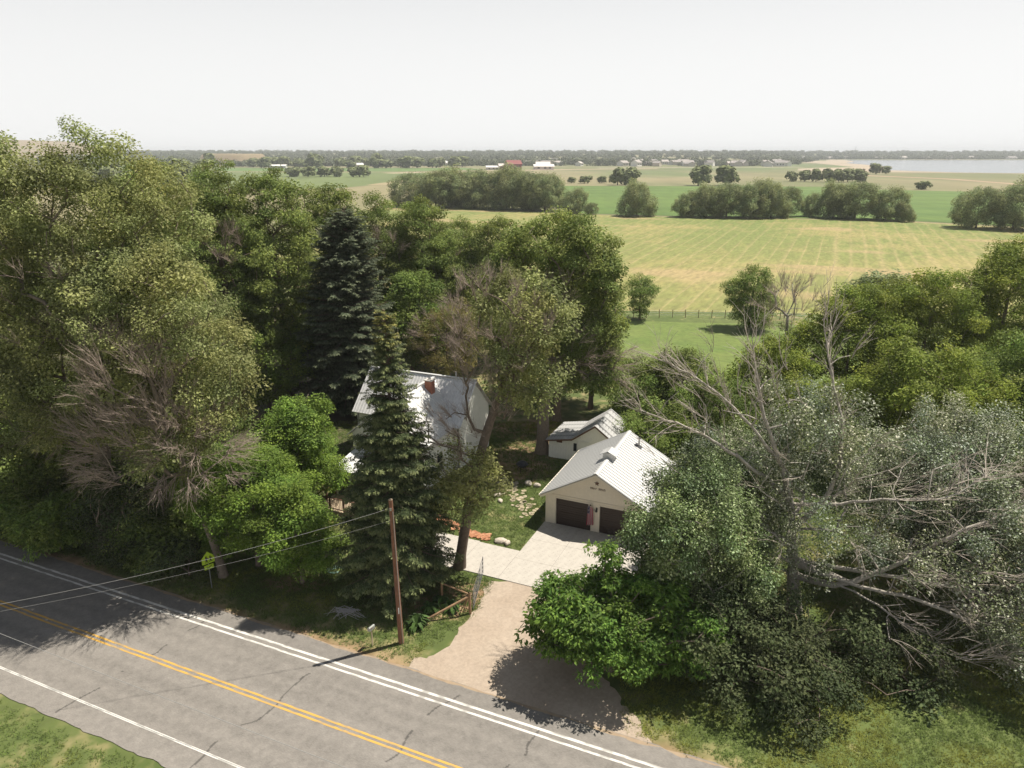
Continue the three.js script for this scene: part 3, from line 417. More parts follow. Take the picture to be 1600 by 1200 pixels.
function instanced(name, geo, mat, list, parent, tints) {
  const m = new THREE.InstancedMesh(geo, mat, list.length); m.name = name; m.castShadow = m.receiveShadow = true;
  list.forEach((x, k) => { m.setMatrixAt(k, x); if (tints) m.setColorAt(k, tints[k]); }); m.userData.kind = 'stuff'; parent.add(m); return m;
}
// skeleton that reaches every bough by joining it to the nearest wood; then tubes by a pipe model
function skeleton(trunkPts, targets, R, tipR, trunkR, droop = 0, limbs = []) {
  const N = trunkPts.map((p, k) => ({ p, par: k - 1, a: 0 }));
  for (const { pts, r } of limbs) {
    const c = new THREE.CatmullRomCurve3(pts.map((p) => V(...p))), n = Math.round(c.getLength() / 0.6); let par = 0, bd = 1e9; trunkPts.forEach((p, k) => { const d = p.distanceTo(c.getPoint(0)); if (d < bd) { bd = d; par = k; } });
    for (let k = 1; k <= n; k++) { N.push({ p: c.getPoint(k / n).add(V(R() - 0.5, R() - 0.5, R() - 0.5).multiplyScalar(0.1)), par, a: k === n ? Math.pow(tipR, 2.2) : 0, min: lerp(r, 0.025, Math.pow(k / n, 0.8)) }); par = N.length - 1; }
  }
  const start = Math.max(1, Math.floor(trunkPts.length * 0.3));
  const order = targets.map((t, k) => ({ t, k, d: Math.min(...trunkPts.slice(start).map((q) => q.distanceTo(t))) })).sort((x, y) => x.d - y.d), tips = [];
  for (const { t } of order) {
    let best = -1, bc = 1e9;
    for (let k = start; k < N.length; k++) { const q = N[k].p, dd = q.distanceTo(t), c = dd + 1.1 * Math.max(0, q.y - t.y + 0.35 * Math.hypot(q.x - t.x, q.z - t.z)); if (c < bc) { bc = c; best = k; } }
    const a = N[best].p, L = a.distanceTo(t), n = Math.max(1, Math.round(L / 0.75)), ctl = a.clone().lerp(t, 0.5).add(V((R() - 0.5) * 0.3, 0.13 - droop, (R() - 0.5) * 0.3).multiplyScalar(L)); let par = best;
    for (let s = 1; s <= n; s++) { const u = s / n, q = a.clone().multiplyScalar((1 - u) * (1 - u)).addScaledVector(ctl, 2 * u * (1 - u)).addScaledVector(t, u * u); if (s < n) q.add(V(R() - 0.5, R() - 0.5, R() - 0.5).multiplyScalar(0.16)); N.push({ p: q, par, a: 0 }); par = N.length - 1; }
    N[par].a += Math.pow(tipR, 2.2); tips.push(par);
  }
  for (let k = N.length - 1; k > 0; k--) N[N[k].par].a += N[k].a;
  const rad = N.map((n) => Math.pow(Math.max(n.a, 1e-6), 1 / 2.2)), sc = trunkR / rad[1], top = trunkPts.length;
  const rr = (k) => Math.max(N[k].min || 0, tipR * 0.6, rad[k] * lerp(1, sc, clamp(rad[k] / rad[1])));
  const kids = N.map(() => []); N.forEach((n, k) => { if (n.par >= 0) kids[n.par].push(k); });
  const m = new MB(), stack = [0];
  while (stack.length) {
    let k = stack.pop(); const pts = [], rs = []; if (N[k].par >= 0) { pts.push(N[N[k].par].p); rs.push(Math.min(rr(N[k].par), rr(k) * 1.25)); }
    for (;;) { pts.push(N[k].p); rs.push(k === 0 ? rr(0) * 1.45 : k === 1 ? rr(1) * 1.05 : rr(k)); const c = kids[k]; if (!c.length) break; c.sort((x, y) => N[y].a + 10 * (N[y].min || 0) - N[x].a - 10 * (N[x].min || 0)); for (let q = 1; q < c.length; q++) stack.push(c[q]); k = c[0]; }
    if (pts.length > 1) m.tube(pts, rs, 0, rs[0] > 0.2 ? 9 : rs[0] > 0.07 ? 6 : 4);
  }
  return m;
}
function boughs(lobes, sep, R, tries = 4000, max = 400) {
  const out = [], area = lobes.map((l) => l[3] * l[5] + l[3] * l[4]), tot = area.reduce((a, b) => a + b);
  for (let k = 0; k < tries && out.length < max; k++) {
    let x = R() * tot, i = 0; while (x > area[i] && i < lobes.length - 1) x -= area[i++]; const l = lobes[i];
    const cy = R() * 1.75 - 0.75, a = R() * 6.283, s = Math.sqrt(1 - cy * cy), q = 0.62 + 0.5 * Math.sqrt(R()), p = V(l[0] + Math.cos(a) * s * l[3] * q, l[1] + cy * l[4] * q, l[2] + Math.sin(a) * s * l[5] * q);
    if (p.y < 0.5) continue; if (lobes.some((m) => m !== l && Math.hypot((p.x - m[0]) / m[3], (p.y - m[1]) / m[4], (p.z - m[2]) / m[5]) < 0.66)) continue;
    if (out.some((o) => o.p.distanceTo(p) < sep)) continue; out.push({ p, l: i });
  }
  return out;
}
function autoLobes(H, W, hb, R, n = 6, dome = 1) {
  const L = [[0, lerp(hb, H, 0.5), 0, W * 0.36, (H - hb) * 0.46, W * 0.36]];
  for (let k = 0; k < n; k++) { const a = (k + R() * 0.8) / n * 6.283, y = lerp(hb, H, 0.22 + 0.5 * R()), q = W * (0.24 + 0.08 * R()), s = W * (0.17 + 0.10 * R()); L.push([Math.cos(a) * q, y, Math.sin(a) * q, s, s * (0.9 + 0.5 * R()), s]); }
  for (let k = 0; k < 2 + (n > 6); k++) { const s = W * (0.13 + 0.08 * R()); L.push([(R() - 0.5) * W * 0.3, H - s * 1.1 - R() * H * 0.06, (R() - 0.5) * W * 0.3, s, s * 1.2 * dome, s]); }
  return L;
}
const UP = V(0, 1, 0);
// o: x, z, H, W, hb, kind, seed, trunkR, lean [x,z], lobes, deadLobes, sep, per, br, label, category, name
function broadleaf(o) {
  const R = RNG(o.seed * 7919 + 13), k = K[o.kind], g = thing(o.name, o.x, o.y || 0, o.z, 0, o.label, 'tree', o.group);
  const H = o.H, hb = o.hb ?? H * 0.3, lean = o.lean || [0, 0], tp = [], TH = H * (o.th ?? 0.72), nt = Math.max(5, Math.round(TH / 0.9));
  for (let i = 0; i <= nt; i++) { const u = i / nt, q = u * u * 0.4 + u * 0.6; tp.push(V(lean[0] * q + Math.sin(u * 5 + o.seed) * 0.22 * u, u * TH - (i ? 0 : 0.15), lean[1] * q + Math.cos(u * 4 + o.seed * 2) * 0.22 * u)); }
  const lobes = (o.lobes || autoLobes(H, o.W, hb, R, o.nl || 6)).map((l) => l.slice()); for (const l of lobes) for (const i of [3, 4, 5]) l[i] *= o.lobes ? 0.92 : 0.88; if (!o.lobes) for (const l of lobes) { const q = clamp(l[1] / TH); l[0] += lean[0] * q; l[2] += lean[1] * q; }
  const sep = o.sep ?? 1.4, bl = boughs(lobes, sep, R, o.tries || 3500, o.max || 240), dead = o.dead ? boughs(o.dead, o.deadSep || 1.1, R, 2500, o.deadMax || 90) : [];
  for (const p of o.deadPts || []) dead.push({ p: V(...p) });
  const br = o.br ?? sep * 0.68, per = o.per ?? 9, mats = [], tints = [], tm = [];
  const q = new THREE.Quaternion(), e = new THREE.Euler();
  for (const b of bl) {
    const lum = 0.72 + 0.5 * R(), warm = (R() - 0.5) * 0.15, bs = 0.72 + 0.6 * R(); if (R() < 0.06) continue;
    for (let s = 0; s < per; s++) {
      const a = R() * 6.283, d = Math.sqrt(R()) * br, p = k.vy ? V(b.p.x + Math.cos(a) * d * k.hx, b.p.y + (R() - 0.42) * k.vy * br, b.p.z + Math.sin(a) * d * k.hx) : V(b.p.x + Math.cos(a) * d, b.p.y + (0.3 - 0.75 * (d / br) * (d / br) + (R() - 0.5) * 0.5) * br, b.p.z + Math.sin(a) * d);
      e.set((R() - 0.5) * 0.9, R() * 6.283, (R() - 0.5) * 0.9); q.setFromEuler(e); const sc = bs * (0.75 + 0.5 * R()); mats.push(new THREE.Matrix4().compose(p, q, V(sc, sc, sc)));
      const l = lum * (0.9 + 0.2 * R()); const tn = o.tint || [1, 1, 1]; tints.push(rgb(l * (1 + warm) * tn[0], l * tn[1], l * (1 - warm * 0.6) * tn[2]));
    }
  }
  for (const b of dead) for (let s = 0; s < (o.twigs ?? 3); s++) { const od = b.p.clone().sub(V(lean[0] * 0.5, H * 0.42, lean[1] * 0.5)).normalize().add(V(R() - 0.5, R() * 0.7 - 0.1, R() - 0.5).multiplyScalar(0.9)).normalize(); q.setFromUnitVectors(UP, od).multiply(new THREE.Quaternion().setFromAxisAngle(UP, R() * 6.283)); const sc = (o.twigScale ?? 1) * (0.8 + 0.6 * R()); tm.push(new THREE.Matrix4().compose(b.p.clone().add(V(R() - 0.5, R() - 0.6, R() - 0.5).multiplyScalar(0.7)), q, V(sc, sc, sc))); }
  for (const { pts } of o.limbs || []) {
    const c = new THREE.CatmullRomCurve3(pts.map((p) => V(...p))), n = Math.round(c.getLength() / 0.6);
    for (let s = Math.ceil(n * 0.35); s <= n; s++) for (let w = 0; w < (s === n ? 2 : 1); w++) { const u = s / n, tg = c.getTangent(u), od = tg.clone().multiplyScalar(1.1).add(V(R() - 0.5, R() * 1.3 - 0.4, R() - 0.5).multiplyScalar(1.5)).normalize(); q.setFromUnitVectors(UP, od).multiply(new THREE.Quaternion().setFromAxisAngle(UP, R() * 6.283)); const sc = 0.9 + 0.9 * R(); tm.push(new THREE.Matrix4().compose(c.getPoint(u), q, V(sc, sc, sc))); }
  }
  bmesh('trunk', skeleton(tp, bl.concat(dead).map((b) => b.p), R, o.tipR ?? 0.022, o.trunkR ?? H * 0.02, 0, o.limbs), BARK[o.bark || k.bark], g);
  if (tm.length) instanced('dead_twigs', o.kind === 'silver' ? twigs[2] : twigs[o.seed % 2], BARK[o.kind === 'silver' ? 'whip' : 'dead'], tm, g);
  instanced('crown', sprays[o.kind][o.seed % 3], o.kind === 'silver' ? SILVER : LEAF, mats, g, tints);
  return g;
}
// conifers: whorls of drooping branches carrying needle fans
function needleFan(seed, A, B) {
  const r = RNG(seed), P = [], C = [], I = [];
  for (let k = 0; k < 110; k++) {
    const u = r(), w = 0.34 * (1 - 0.55 * u), s = (r() * 2 - 1) * w, p = V(u * 1.0, -0.10 * u - 0.35 * Math.abs(s) - r() * 0.14, s), d = V(0.6, -0.25 - 0.5 * r(), Math.sign(s) * (0.3 + 0.5 * r())).add(V(r() - 0.5, r() - 0.5, r() - 0.5).multiplyScalar(0.7)).normalize();
    const nn = V(r() - 0.5, 1, r() - 0.5).normalize(), sd = V(0, 0, 0).crossVectors(d, nn).normalize(), l = 0.12 + 0.12 * r(), o = P.length / 3, q = 0.028 + 0.02 * r(), t = sstep(0.4, 1, u) * 0.7 + 0.3 * r(), c = mixc(A, B, t), g = 0.75 + 0.5 * r();
    [p, p.clone().addScaledVector(d, l * 0.5).addScaledVector(sd, q), p.clone().addScaledVector(d, l), p.clone().addScaledVector(d, l * 0.5).addScaledVector(sd, -q)].forEach((v) => { P.push(v.x, v.y, v.z); C.push(c[0] * g, c[1] * g, c[2] * g); }); I.push(o, o + 1, o + 2, o, o + 2, o + 3);
  }
  const g = new THREE.BufferGeometry(); g.setAttribute('position', new THREE.Float32BufferAttribute(P, 3)); g.setAttribute('color', new THREE.Float32BufferAttribute(C, 3)); g.setIndex(I); return g;
}
function spruce(o) {
  const R = RNG(o.seed * 331 + 7), g = thing('spruce_tree', o.x, 0, o.z, 0, o.label, 'tree'), m = new MB(), mats = [], tints = [], tp = []; const H = o.H, Wr = o.W / 2;
  for (let i = 0; i <= 14; i++) { const u = i / 14; tp.push(V((o.lean?.[0] || 0) * u, u * H * 0.985, (o.lean?.[1] || 0) * u)); } m.tube(tp, tp.map((p, i) => lerp(o.trunkR, 0.025, i / 14)), 0, 9);
  const q = new THREE.Quaternion(), e = new THREE.Euler(); let y = o.hb;
  while (y < H * 0.985) {
    const u = (y - o.hb) / (H - o.hb), len = Wr * Math.pow(1 - u, o.pow ?? 0.8) * (0.45 + 0.55 * sstep(0, 0.12, u)) + 0.18, nb = Math.max(4, Math.round(5 + len * 2.4)), a0 = R() * 6.28;
    for (let b = 0; b < nb; b++) {
      const a = a0 + (b + R() * 0.7) / nb * 6.283, L = len * (0.45 + 0.75 * R()), dir = V(Math.cos(a), 0, Math.sin(a)), yy = y + (R() - 0.5) * 0.7, pts = [], x0 = (o.lean?.[0] || 0) * yy / H, sl = lerp(-0.32, 0.55, u) + (R() - 0.5) * 0.2;
      for (let s = 0; s <= 4; s++) { const t = s / 4; pts.push(V(x0, yy, 0).addScaledVector(dir, L * t).add(V(0, L * (sl * t - 0.12 * t * t + 0.16 * t * t * t), 0))); }
      m.tube(pts, 0.03 + 0.012 * L, 0.008, 4);
      const ns = Math.max(2, Math.round(L / 0.34));
      for (let s = 0; s < ns; s++) for (const side of s === ns - 1 ? [0] : [-1, 1]) {
        const t = (s + 0.6 + 0.4 * R()) / ns, i0 = Math.min(3, Math.floor(t * 4)), p = pts[i0].clone().lerp(pts[i0 + 1], t * 4 - i0), sc = (0.62 + 0.4 * R()) * clamp(0.45 + len * 0.28, 0.35, 1.05) * lerp(1.15, 0.85, t);
        e.set((R() - 0.5) * 0.5, -a + side * (0.75 + 0.3 * R()) * (1 - 0.35 * t), -0.18 + 0.3 * (R() - 0.5) + sl * 0.5, 'YXZ'); q.setFromEuler(e); mats.push(new THREE.Matrix4().compose(p, q, V(sc, sc, sc)));
        const l = (0.78 + 0.42 * R()) * (o.rust && u > o.rust ? 1.15 : 1), rust = o.rust ? sstep(o.rust, 0.97, u) * (0.3 + 0.7 * R()) : 0; tints.push(rgb(l * (1 + rust * 0.6), l * (1 + rust * 0.2), l * (1 - rust * 0.3)));
      }
    }
    y += lerp(0.46, 0.3, u) * (0.85 + 0.3 * R());
  }
  bmesh('trunk', m, BARK.spruce, g); instanced('crown', needleFan(o.seed + 3, o.A, o.B), NEEDLE, mats, g, tints); return g;
}
spruce({ x: -6.9, z: -38.9, H: 17.3, W: 6.9, hb: 0.6, seed: 1, trunkR: 0.27, pow: 1.0, rust: 0.82, A: [0.052, 0.076, 0.03], B: [0.165, 0.185, 0.075], label: 'tall green spruce with rusty tip standing just behind the utility pole' });
spruce({ x: -17.0, z: -71.6, H: 20.6, W: 10.6, hb: 1.2, seed: 2, trunkR: 0.36, pow: 0.62, lean: [1.0, 0], A: [0.05, 0.068, 0.036], B: [0.155, 0.175, 0.10], label: 'broad dark blue-green spruce behind the farmhouse to its left' });

const T_ = (name, kind, x, z, H, W, label, extra = {}) => broadleaf({ name, kind, x, z, H, W, label, seed: Math.abs(Math.round(x * 13 + z * 7)) % 997, ...extra });
// left foreground
T_('cottonwood_tree', 'cotton', -27.4, -44.0, 27.4, 12, 'tallest pale green cottonwood at the left, its top breaking the skyline', { seed: 12, hb: 6, trunkR: 0.5, lean: [3.0, 0.6], sep: 1.35, per: 10, max: 330, lobes: [[0.5, 12.5, 0.5, 5, 5.5, 4.4], [-4.2, 19.8, 0.6, 3.8, 4.8, 3.6], [3.6, 19.8, 0.2, 4, 4.8, 3.4], [0.2, 22.4, 0, 3.2, 3.2, 2.8], [6.2, 22.0, -0.4, 2.4, 3.2, 2.2], [0.2, 23.8, 0, 0.9, 2.4, 0.9], [1.6, 24.0, 0, 0.8, 2.4, 0.8], [3.0, 24.4, 0, 0.8, 2.7, 0.8], [4.9, 24.2, 0, 1, 2.5, 1], [-2.6, 23.8, 0.2, 2.4, 2.4, 1.8], [7.4, 14, 0.4, 3.0, 3.8, 3], [-5.2, 10.5, 1, 3.2, 4, 3]], dead: [[1.5, 9.5, 2.0, 3.5, 2.2, 2], [6.4, 15.2, 1.6, 2.6, 1.2, 1.6], [0, 17, 3.4, 4, 3, 1]], deadMax: 34, twigs: 1 });
T_('cottonwood_tree', 'cotton', -39.5, -48.0, 28.2, 14, 'pale green cottonwood cut by the left edge above the road', { seed: 15, hb: 6, trunkR: 0.5, nl: 8, max: 260, sep: 1.35 });
T_('half_dead_tree', 'cotton', -18.2, -40.3, 21, 9.5, 'half-dead tree full of pinkish bare twigs leaning over the road sign', { seed: 21, hb: 4, trunkR: 0.24, lean: [-2.4, 1.6], per: 8, max: 150, sep: 1.4, lobes: [[-3.6, 16.2, 0.4, 2.7, 3.0, 2.6], [-0.4, 16.4, 0.4, 2.6, 3.4, 2.4], [-2, 18.9, 0.4, 1.7, 1.8, 1.8], [1.2, 12.6, 0.5, 1.8, 2.4, 2.0], [-5, 12, 0.4, 1.9, 2.6, 2.2], [-2, 9.2, 0.6, 2.6, 2.2, 2.2]], dead: [[-2.6, 13.2, 1.8, 2.8, 3.2, 2.2], [0, 9.4, 1.8, 2.4, 2.4, 1.8], [-4, 9.4, 1.8, 2.2, 2.2, 1.8]], deadMax: 80, deadSep: 0.95, twigs: 3 });
T_('understorey_tree', 'elm', -29.6, -49.5, 12.5, 9, 'dark shaded tree under the tall cottonwoods at the left road edge', { seed: 24, hb: 1.2, max: 170 });
T_('understorey_tree', 'elm', -39.0, -52.0, 14, 10, 'shaded elm filling the gap below the cottonwood at the left frame edge', { seed: 25, hb: 1.5, max: 170 });
[[-26, -47.5, 5, 6, 131, 'dark shaded shrub right of the tall cottonwood trunk'], [-34.5, -48.5, 6, 7, 132, 'dark shaded shrub left of the tall cottonwood trunk'], [-22, -46.5, 6, 6.5, 133, 'dark shaded shrub behind the leaning half-dead tree'], [-42, -51, 6, 8, 134, 'dark shaded shrub at the left frame edge under the cottonwoods'], [-26.5, -57, 8, 9, 136, 'shaded tree deep between the tall cottonwood and the side lawn']].forEach(([x, z, H, W, seed, label]) => T_('shrub', 'elm', x, z, H, W, label, { seed, hb: 0.2, max: 100, th: 0.5 }));
T_('ash_tree', 'bright', -16.4, -41.6, 8.6, 7.4, 'leftmost bright green rounded ash tree beside the road verge', { seed: 31, hb: 0.8, sep: 1.0, per: 10, nl: 8, max: 210 });
T_('ash_tree', 'bright', -15.3, -48.4, 9.3, 6.2, 'bright green ash tree in front of the farmhouse, left of its porch', { seed: 32, hb: 1, sep: 1.0, per: 10, nl: 8, max: 190 });
T_('ash_tree', 'bright', -13.0, -39.6, 6.8, 4.7, 'lowest bright green ash tree, nearest the road and left of the tall spruce', { seed: 33, hb: 0.5, sep: 0.95, per: 10, nl: 7, max: 160 });
T_('shrub', 'shrub', -30.4, -43.6, 3.6, 4.6, 'light green roadside shrub below the tall cottonwood', { seed: 34, hb: 0.2, sep: 0.8, max: 80, th: 0.5 });
T_('shrub', 'shrub', -33.6, -45.4, 2.8, 3.4, 'small roadside shrub at the far left under the cottonwoods', { seed: 35, hb: 0.2, sep: 0.8, max: 60, th: 0.5 });
T_('shrub', 'elm', -23.2, -42.4, 3.2, 4.6, 'dark shaded shrub behind the yellow-green road sign', { seed: 36, hb: 0.2, sep: 0.85, max: 80, th: 0.5 });
// the dense elms behind, left to centre
[[-30.8, -62.8, 24.8, 9.6, 41, 'tallest elm of the dense row, directly right of the left cottonwood'], [-27.6, -69.5, 24.9, 9.6, 42, 'dense dark elm second from the left in the tall row'], [-23.6, -73.6, 24.4, 9.6, 43, 'dense elm in the middle of the tall row, left of the dark spruce top'], [-21.9, -86.6, 22.6, 11, 44, 'elm rising behind the tip of the broad dark spruce'], [-16.6, -93, 20.8, 10.4, 45, 'rounded elm behind the dark spruce, right of its tip'], [-11.4, -93, 20.6, 10.4, 46, 'rightmost rounded elm of the tall row beside the hayfield'], [-37, -72, 22.5, 11, 47, 'elm half hidden behind the left cottonwood crown'], [-47, -66, 22.5, 11, 48, 'elm behind the leftmost cottonwood at the frame edge'], [-33, -84, 22.8, 11, 49, 'elm at the back of the tall row, left of centre'], [-8.5, -99, 17.5, 9, 51, 'lower elm at the right end of the tall row near the hayfield edge']].forEach(([x, z, H, W, seed, label]) => T_('elm_tree', 'elm', x, z, H, W, label, { seed, hb: H * 0.14, nl: 9, sep: 1.4, per: 9, max: 250, dead: seed % 3 === 0 ? [[1, H * 0.7, W * 0.36, W * 0.2, 2, 1.2]] : undefined, deadMax: 10 }));
T_('round_tree', 'shrub', -25.0, -71, 9.6, 9, 'grey-green rounded tree beside the sunlit side lawn, left of the dark spruce', { seed: 55, hb: 0.6, nl: 9, max: 190 });
T_('round_tree', 'shrub', -20.6, -77, 11.5, 7, 'mid green tree tucked against the left side of the dark spruce', { seed: 56, hb: 0.8, max: 150 });
T_('ash_tree', 'shrub', -11.8, -83, 12.6, 10.5, 'fresh green ash tree behind the farmhouse, right of the dark spruce', { seed: 57, hb: 1, nl: 9, max: 230, sep: 1.3 });
T_('locust_tree', 'honey', -7.2, -79.5, 9.9, 8.6, 'thin olive-brown locust tree behind the farmhouse chimney', { seed: 58, hb: 1, max: 150, per: 7, dead: [[0, 6.5, 2, 3.4, 2.6, 2]], deadMax: 30, twigs: 2 });
T_('elm_tree', 'elm', -2.6, -90.5, 17.6, 11, 'dark rounded elm behind the forked bare trunk, beside the hayfield', { seed: 59, hb: 2, nl: 8, max: 230 });
T_('elm_tree', 'elm', -6.0, -86.5, 13.5, 8.5, 'dark low elm between the locust and the rounded elm', { seed: 60, hb: 1, max: 150 });
// centre: big elm by the shed, and the leaning cottonwood
T_('elm_tree', 'elm', 2.7, -60.2, 21.2, 12, 'large central elm with thick pale trunk left of the shed', { seed: 61, hb: 6.5, trunkR: 0.52, th: 0.6, lean: [0.5, 0], max: 300, sep: 1.3, bark: 'cotton', lobes: [[1.0, 17.5, 0, 4.4, 3.4, 4.2], [3.0, 15.2, 0, 3.0, 3.6, 3.2], [-1.2, 15.8, 0.5, 3.2, 3.2, 3], [3.6, 11, 0.8, 2.6, 3, 2.6], [2.2, 12, 1.2, 3, 2.6, 2.6], [3.8, 7.6, 0.6, 2.4, 1.6, 2]], dead: [[1.2, 10.4, 2.4, 3.4, 3, 1.8], [4.6, 9.2, 2, 2.6, 2.2, 1.6], [0, 14, 3.0, 2.6, 2, 1.2], [-1.5, 10.2, 1.6, 2, 1.8, 1.4]], deadMax: 64, deadSep: 1.0, twigs: 2 });
T_('elm_tree', 'elm', 4.5, -68.5, 18.6, 8.2, 'elm behind the shed, right half of the central crown', { seed: 63, hb: 3, nl: 8, max: 220 });
T_('elm_tree', 'elm', 8.2, -72, 12, 6.4, 'lower elm right of the shed roof beside the back lawn', { seed: 64, hb: 1.2, max: 150 });
T_('round_tree', 'elm', 4.0, -76, 12, 9, 'shaded tree behind the central elm trunk', { seed: 65, hb: 1, max: 150 });
T_('leaning_cottonwood', 'cotton', -3.4, -41.3, 19.4, 7, 'leaning thin cottonwood with grey-pink twiggy top and dark forked trunk beside the drive', { seed: 66, hb: 9, trunkR: 0.33, th: 0.8, lean: [3.8, -0.6], bark: 'elm', max: 62, per: 6, sep: 1.0, br: 0.7, lobes: [[3.4, 15.2, 0, 2.3, 3.0, 1.9], [4.8, 15.8, 0.2, 2.0, 2.6, 1.7], [0.7, 6.0, 0.5, 1.9, 2.7, 1.6], [3.8, 18.0, 0, 1.7, 1.4, 1.4], [4.4, 12.6, 0.2, 1.8, 1.6, 1.4]], dead: [[2.4, 15.8, 0.8, 2.7, 3.2, 1.9], [-0.4, 9.4, 0.8, 1.8, 1.6, 1.3], [2.2, 12, 0.8, 1.8, 1.8, 1.2]], deadMax: 80, deadSep: 0.8, twigs: 2, twigScale: 0.8 });
// right: behind the garage and along the right edge
T_('lilac_shrub', 'shrub', 12.6, -68.5, 6.2, 7, 'pale green shrub thicket right behind the garage roof ridge', { seed: 71, hb: 0.4, max: 130 });
T_('lilac_shrub', 'elm', 16.6, -68, 7.6, 7.6, 'dark green rounded shrub beside the back lawn behind the garage', { seed: 72, hb: 0.4, max: 150 });
T_('lilac_shrub', 'shrub', 12.4, -59.5, 4.4, 6, 'low green shrub against the garage back corner', { seed: 73, hb: 0.3, max: 90 });
T_('lilac_shrub', 'shrub', 18.6, -62, 6.2, 7, 'mid green shrub behind the silver poplar dead branches', { seed: 74, hb: 0.4, max: 120 });
T_('cottonwood_tree', 'yellow', 24.6, -67, 8.8, 9, 'low yellow-green tree in front of the back lawn, right of centre', { seed: 75, hb: 0.8, max: 170 });
T_('cottonwood_tree', 'yellow', 34.4, -72, 12.8, 11, 'yellow-green cottonwood right of the bare twiggy tree', { seed: 76, hb: 1.5, nl: 9, max: 240 });
T_('cottonwood_tree', 'yellow', 42.5, -73, 14.2, 12.5, 'widest yellow-green cottonwood in the right-hand row', { seed: 77, hb: 1.5, nl: 9, max: 260 });
T_('cottonwood_tree', 'yellow', 51.5, -75, 17.4, 10.5, 'tallest yellow-green cottonwood at the right frame edge', { seed: 78, hb: 2, nl: 9, max: 240 });
T_('cottonwood_tree', 'yellow', 34, -55, 11, 11, 'green cottonwood between the right-hand row and the silver poplars', { seed: 79, hb: 1.2, nl: 9, max: 240 });
T_('cottonwood_tree', 'shrub', 42.5, -58, 12, 11, 'green cottonwood at the right frame edge above the silver poplar limbs', { seed: 80, hb: 1.2, nl: 9, max: 220 });
T_('cottonwood_tree', 'yellow', 26, -57, 8, 8, 'green tree right behind the main silver poplar', { seed: 81, hb: 0.8, max: 160 });
T_('bare_tree', 'shrub', 31.0, -80, 12.4, 6, 'mostly bare twiggy tree standing before the hayfield on the right', { seed: 82, hb: 4, trunkR: 0.2, max: 10, per: 6, lobes: [[0.6, 6, 0, 1.2, 1.6, 1.2]], dead: [[0, 9.6, 0, 2.8, 2.4, 2], [-0.6, 7.2, 0, 1.6, 1.6, 1.3]], deadMax: 26, deadSep: 0.9, twigs: 2, twigScale: 1.2, bark: 'silver' });
// field edge trees
T_('field_edge_tree', 'shrub', 20.4, -114.6, 7.4, 4.8, 'narrow upright tree at the left end of the field fence', { seed: 84, hb: 0.2, sep: 1.1, per: 5, max: 70 });
T_('field_edge_tree', 'shrub', 36.0, -108.5, 9.4, 8, 'rounded grey-green tree at the right end of the field fence', { seed: 85, hb: 0.3, sep: 1.3, per: 9, max: 90, nl: 5 });
T_('field_edge_tree', 'willow', 53.6, -104, 8.4, 8, 'dark field-edge tree showing above the right-hand cottonwoods', { seed: 86, hb: 0.5, sep: 1.2, max: 110 });
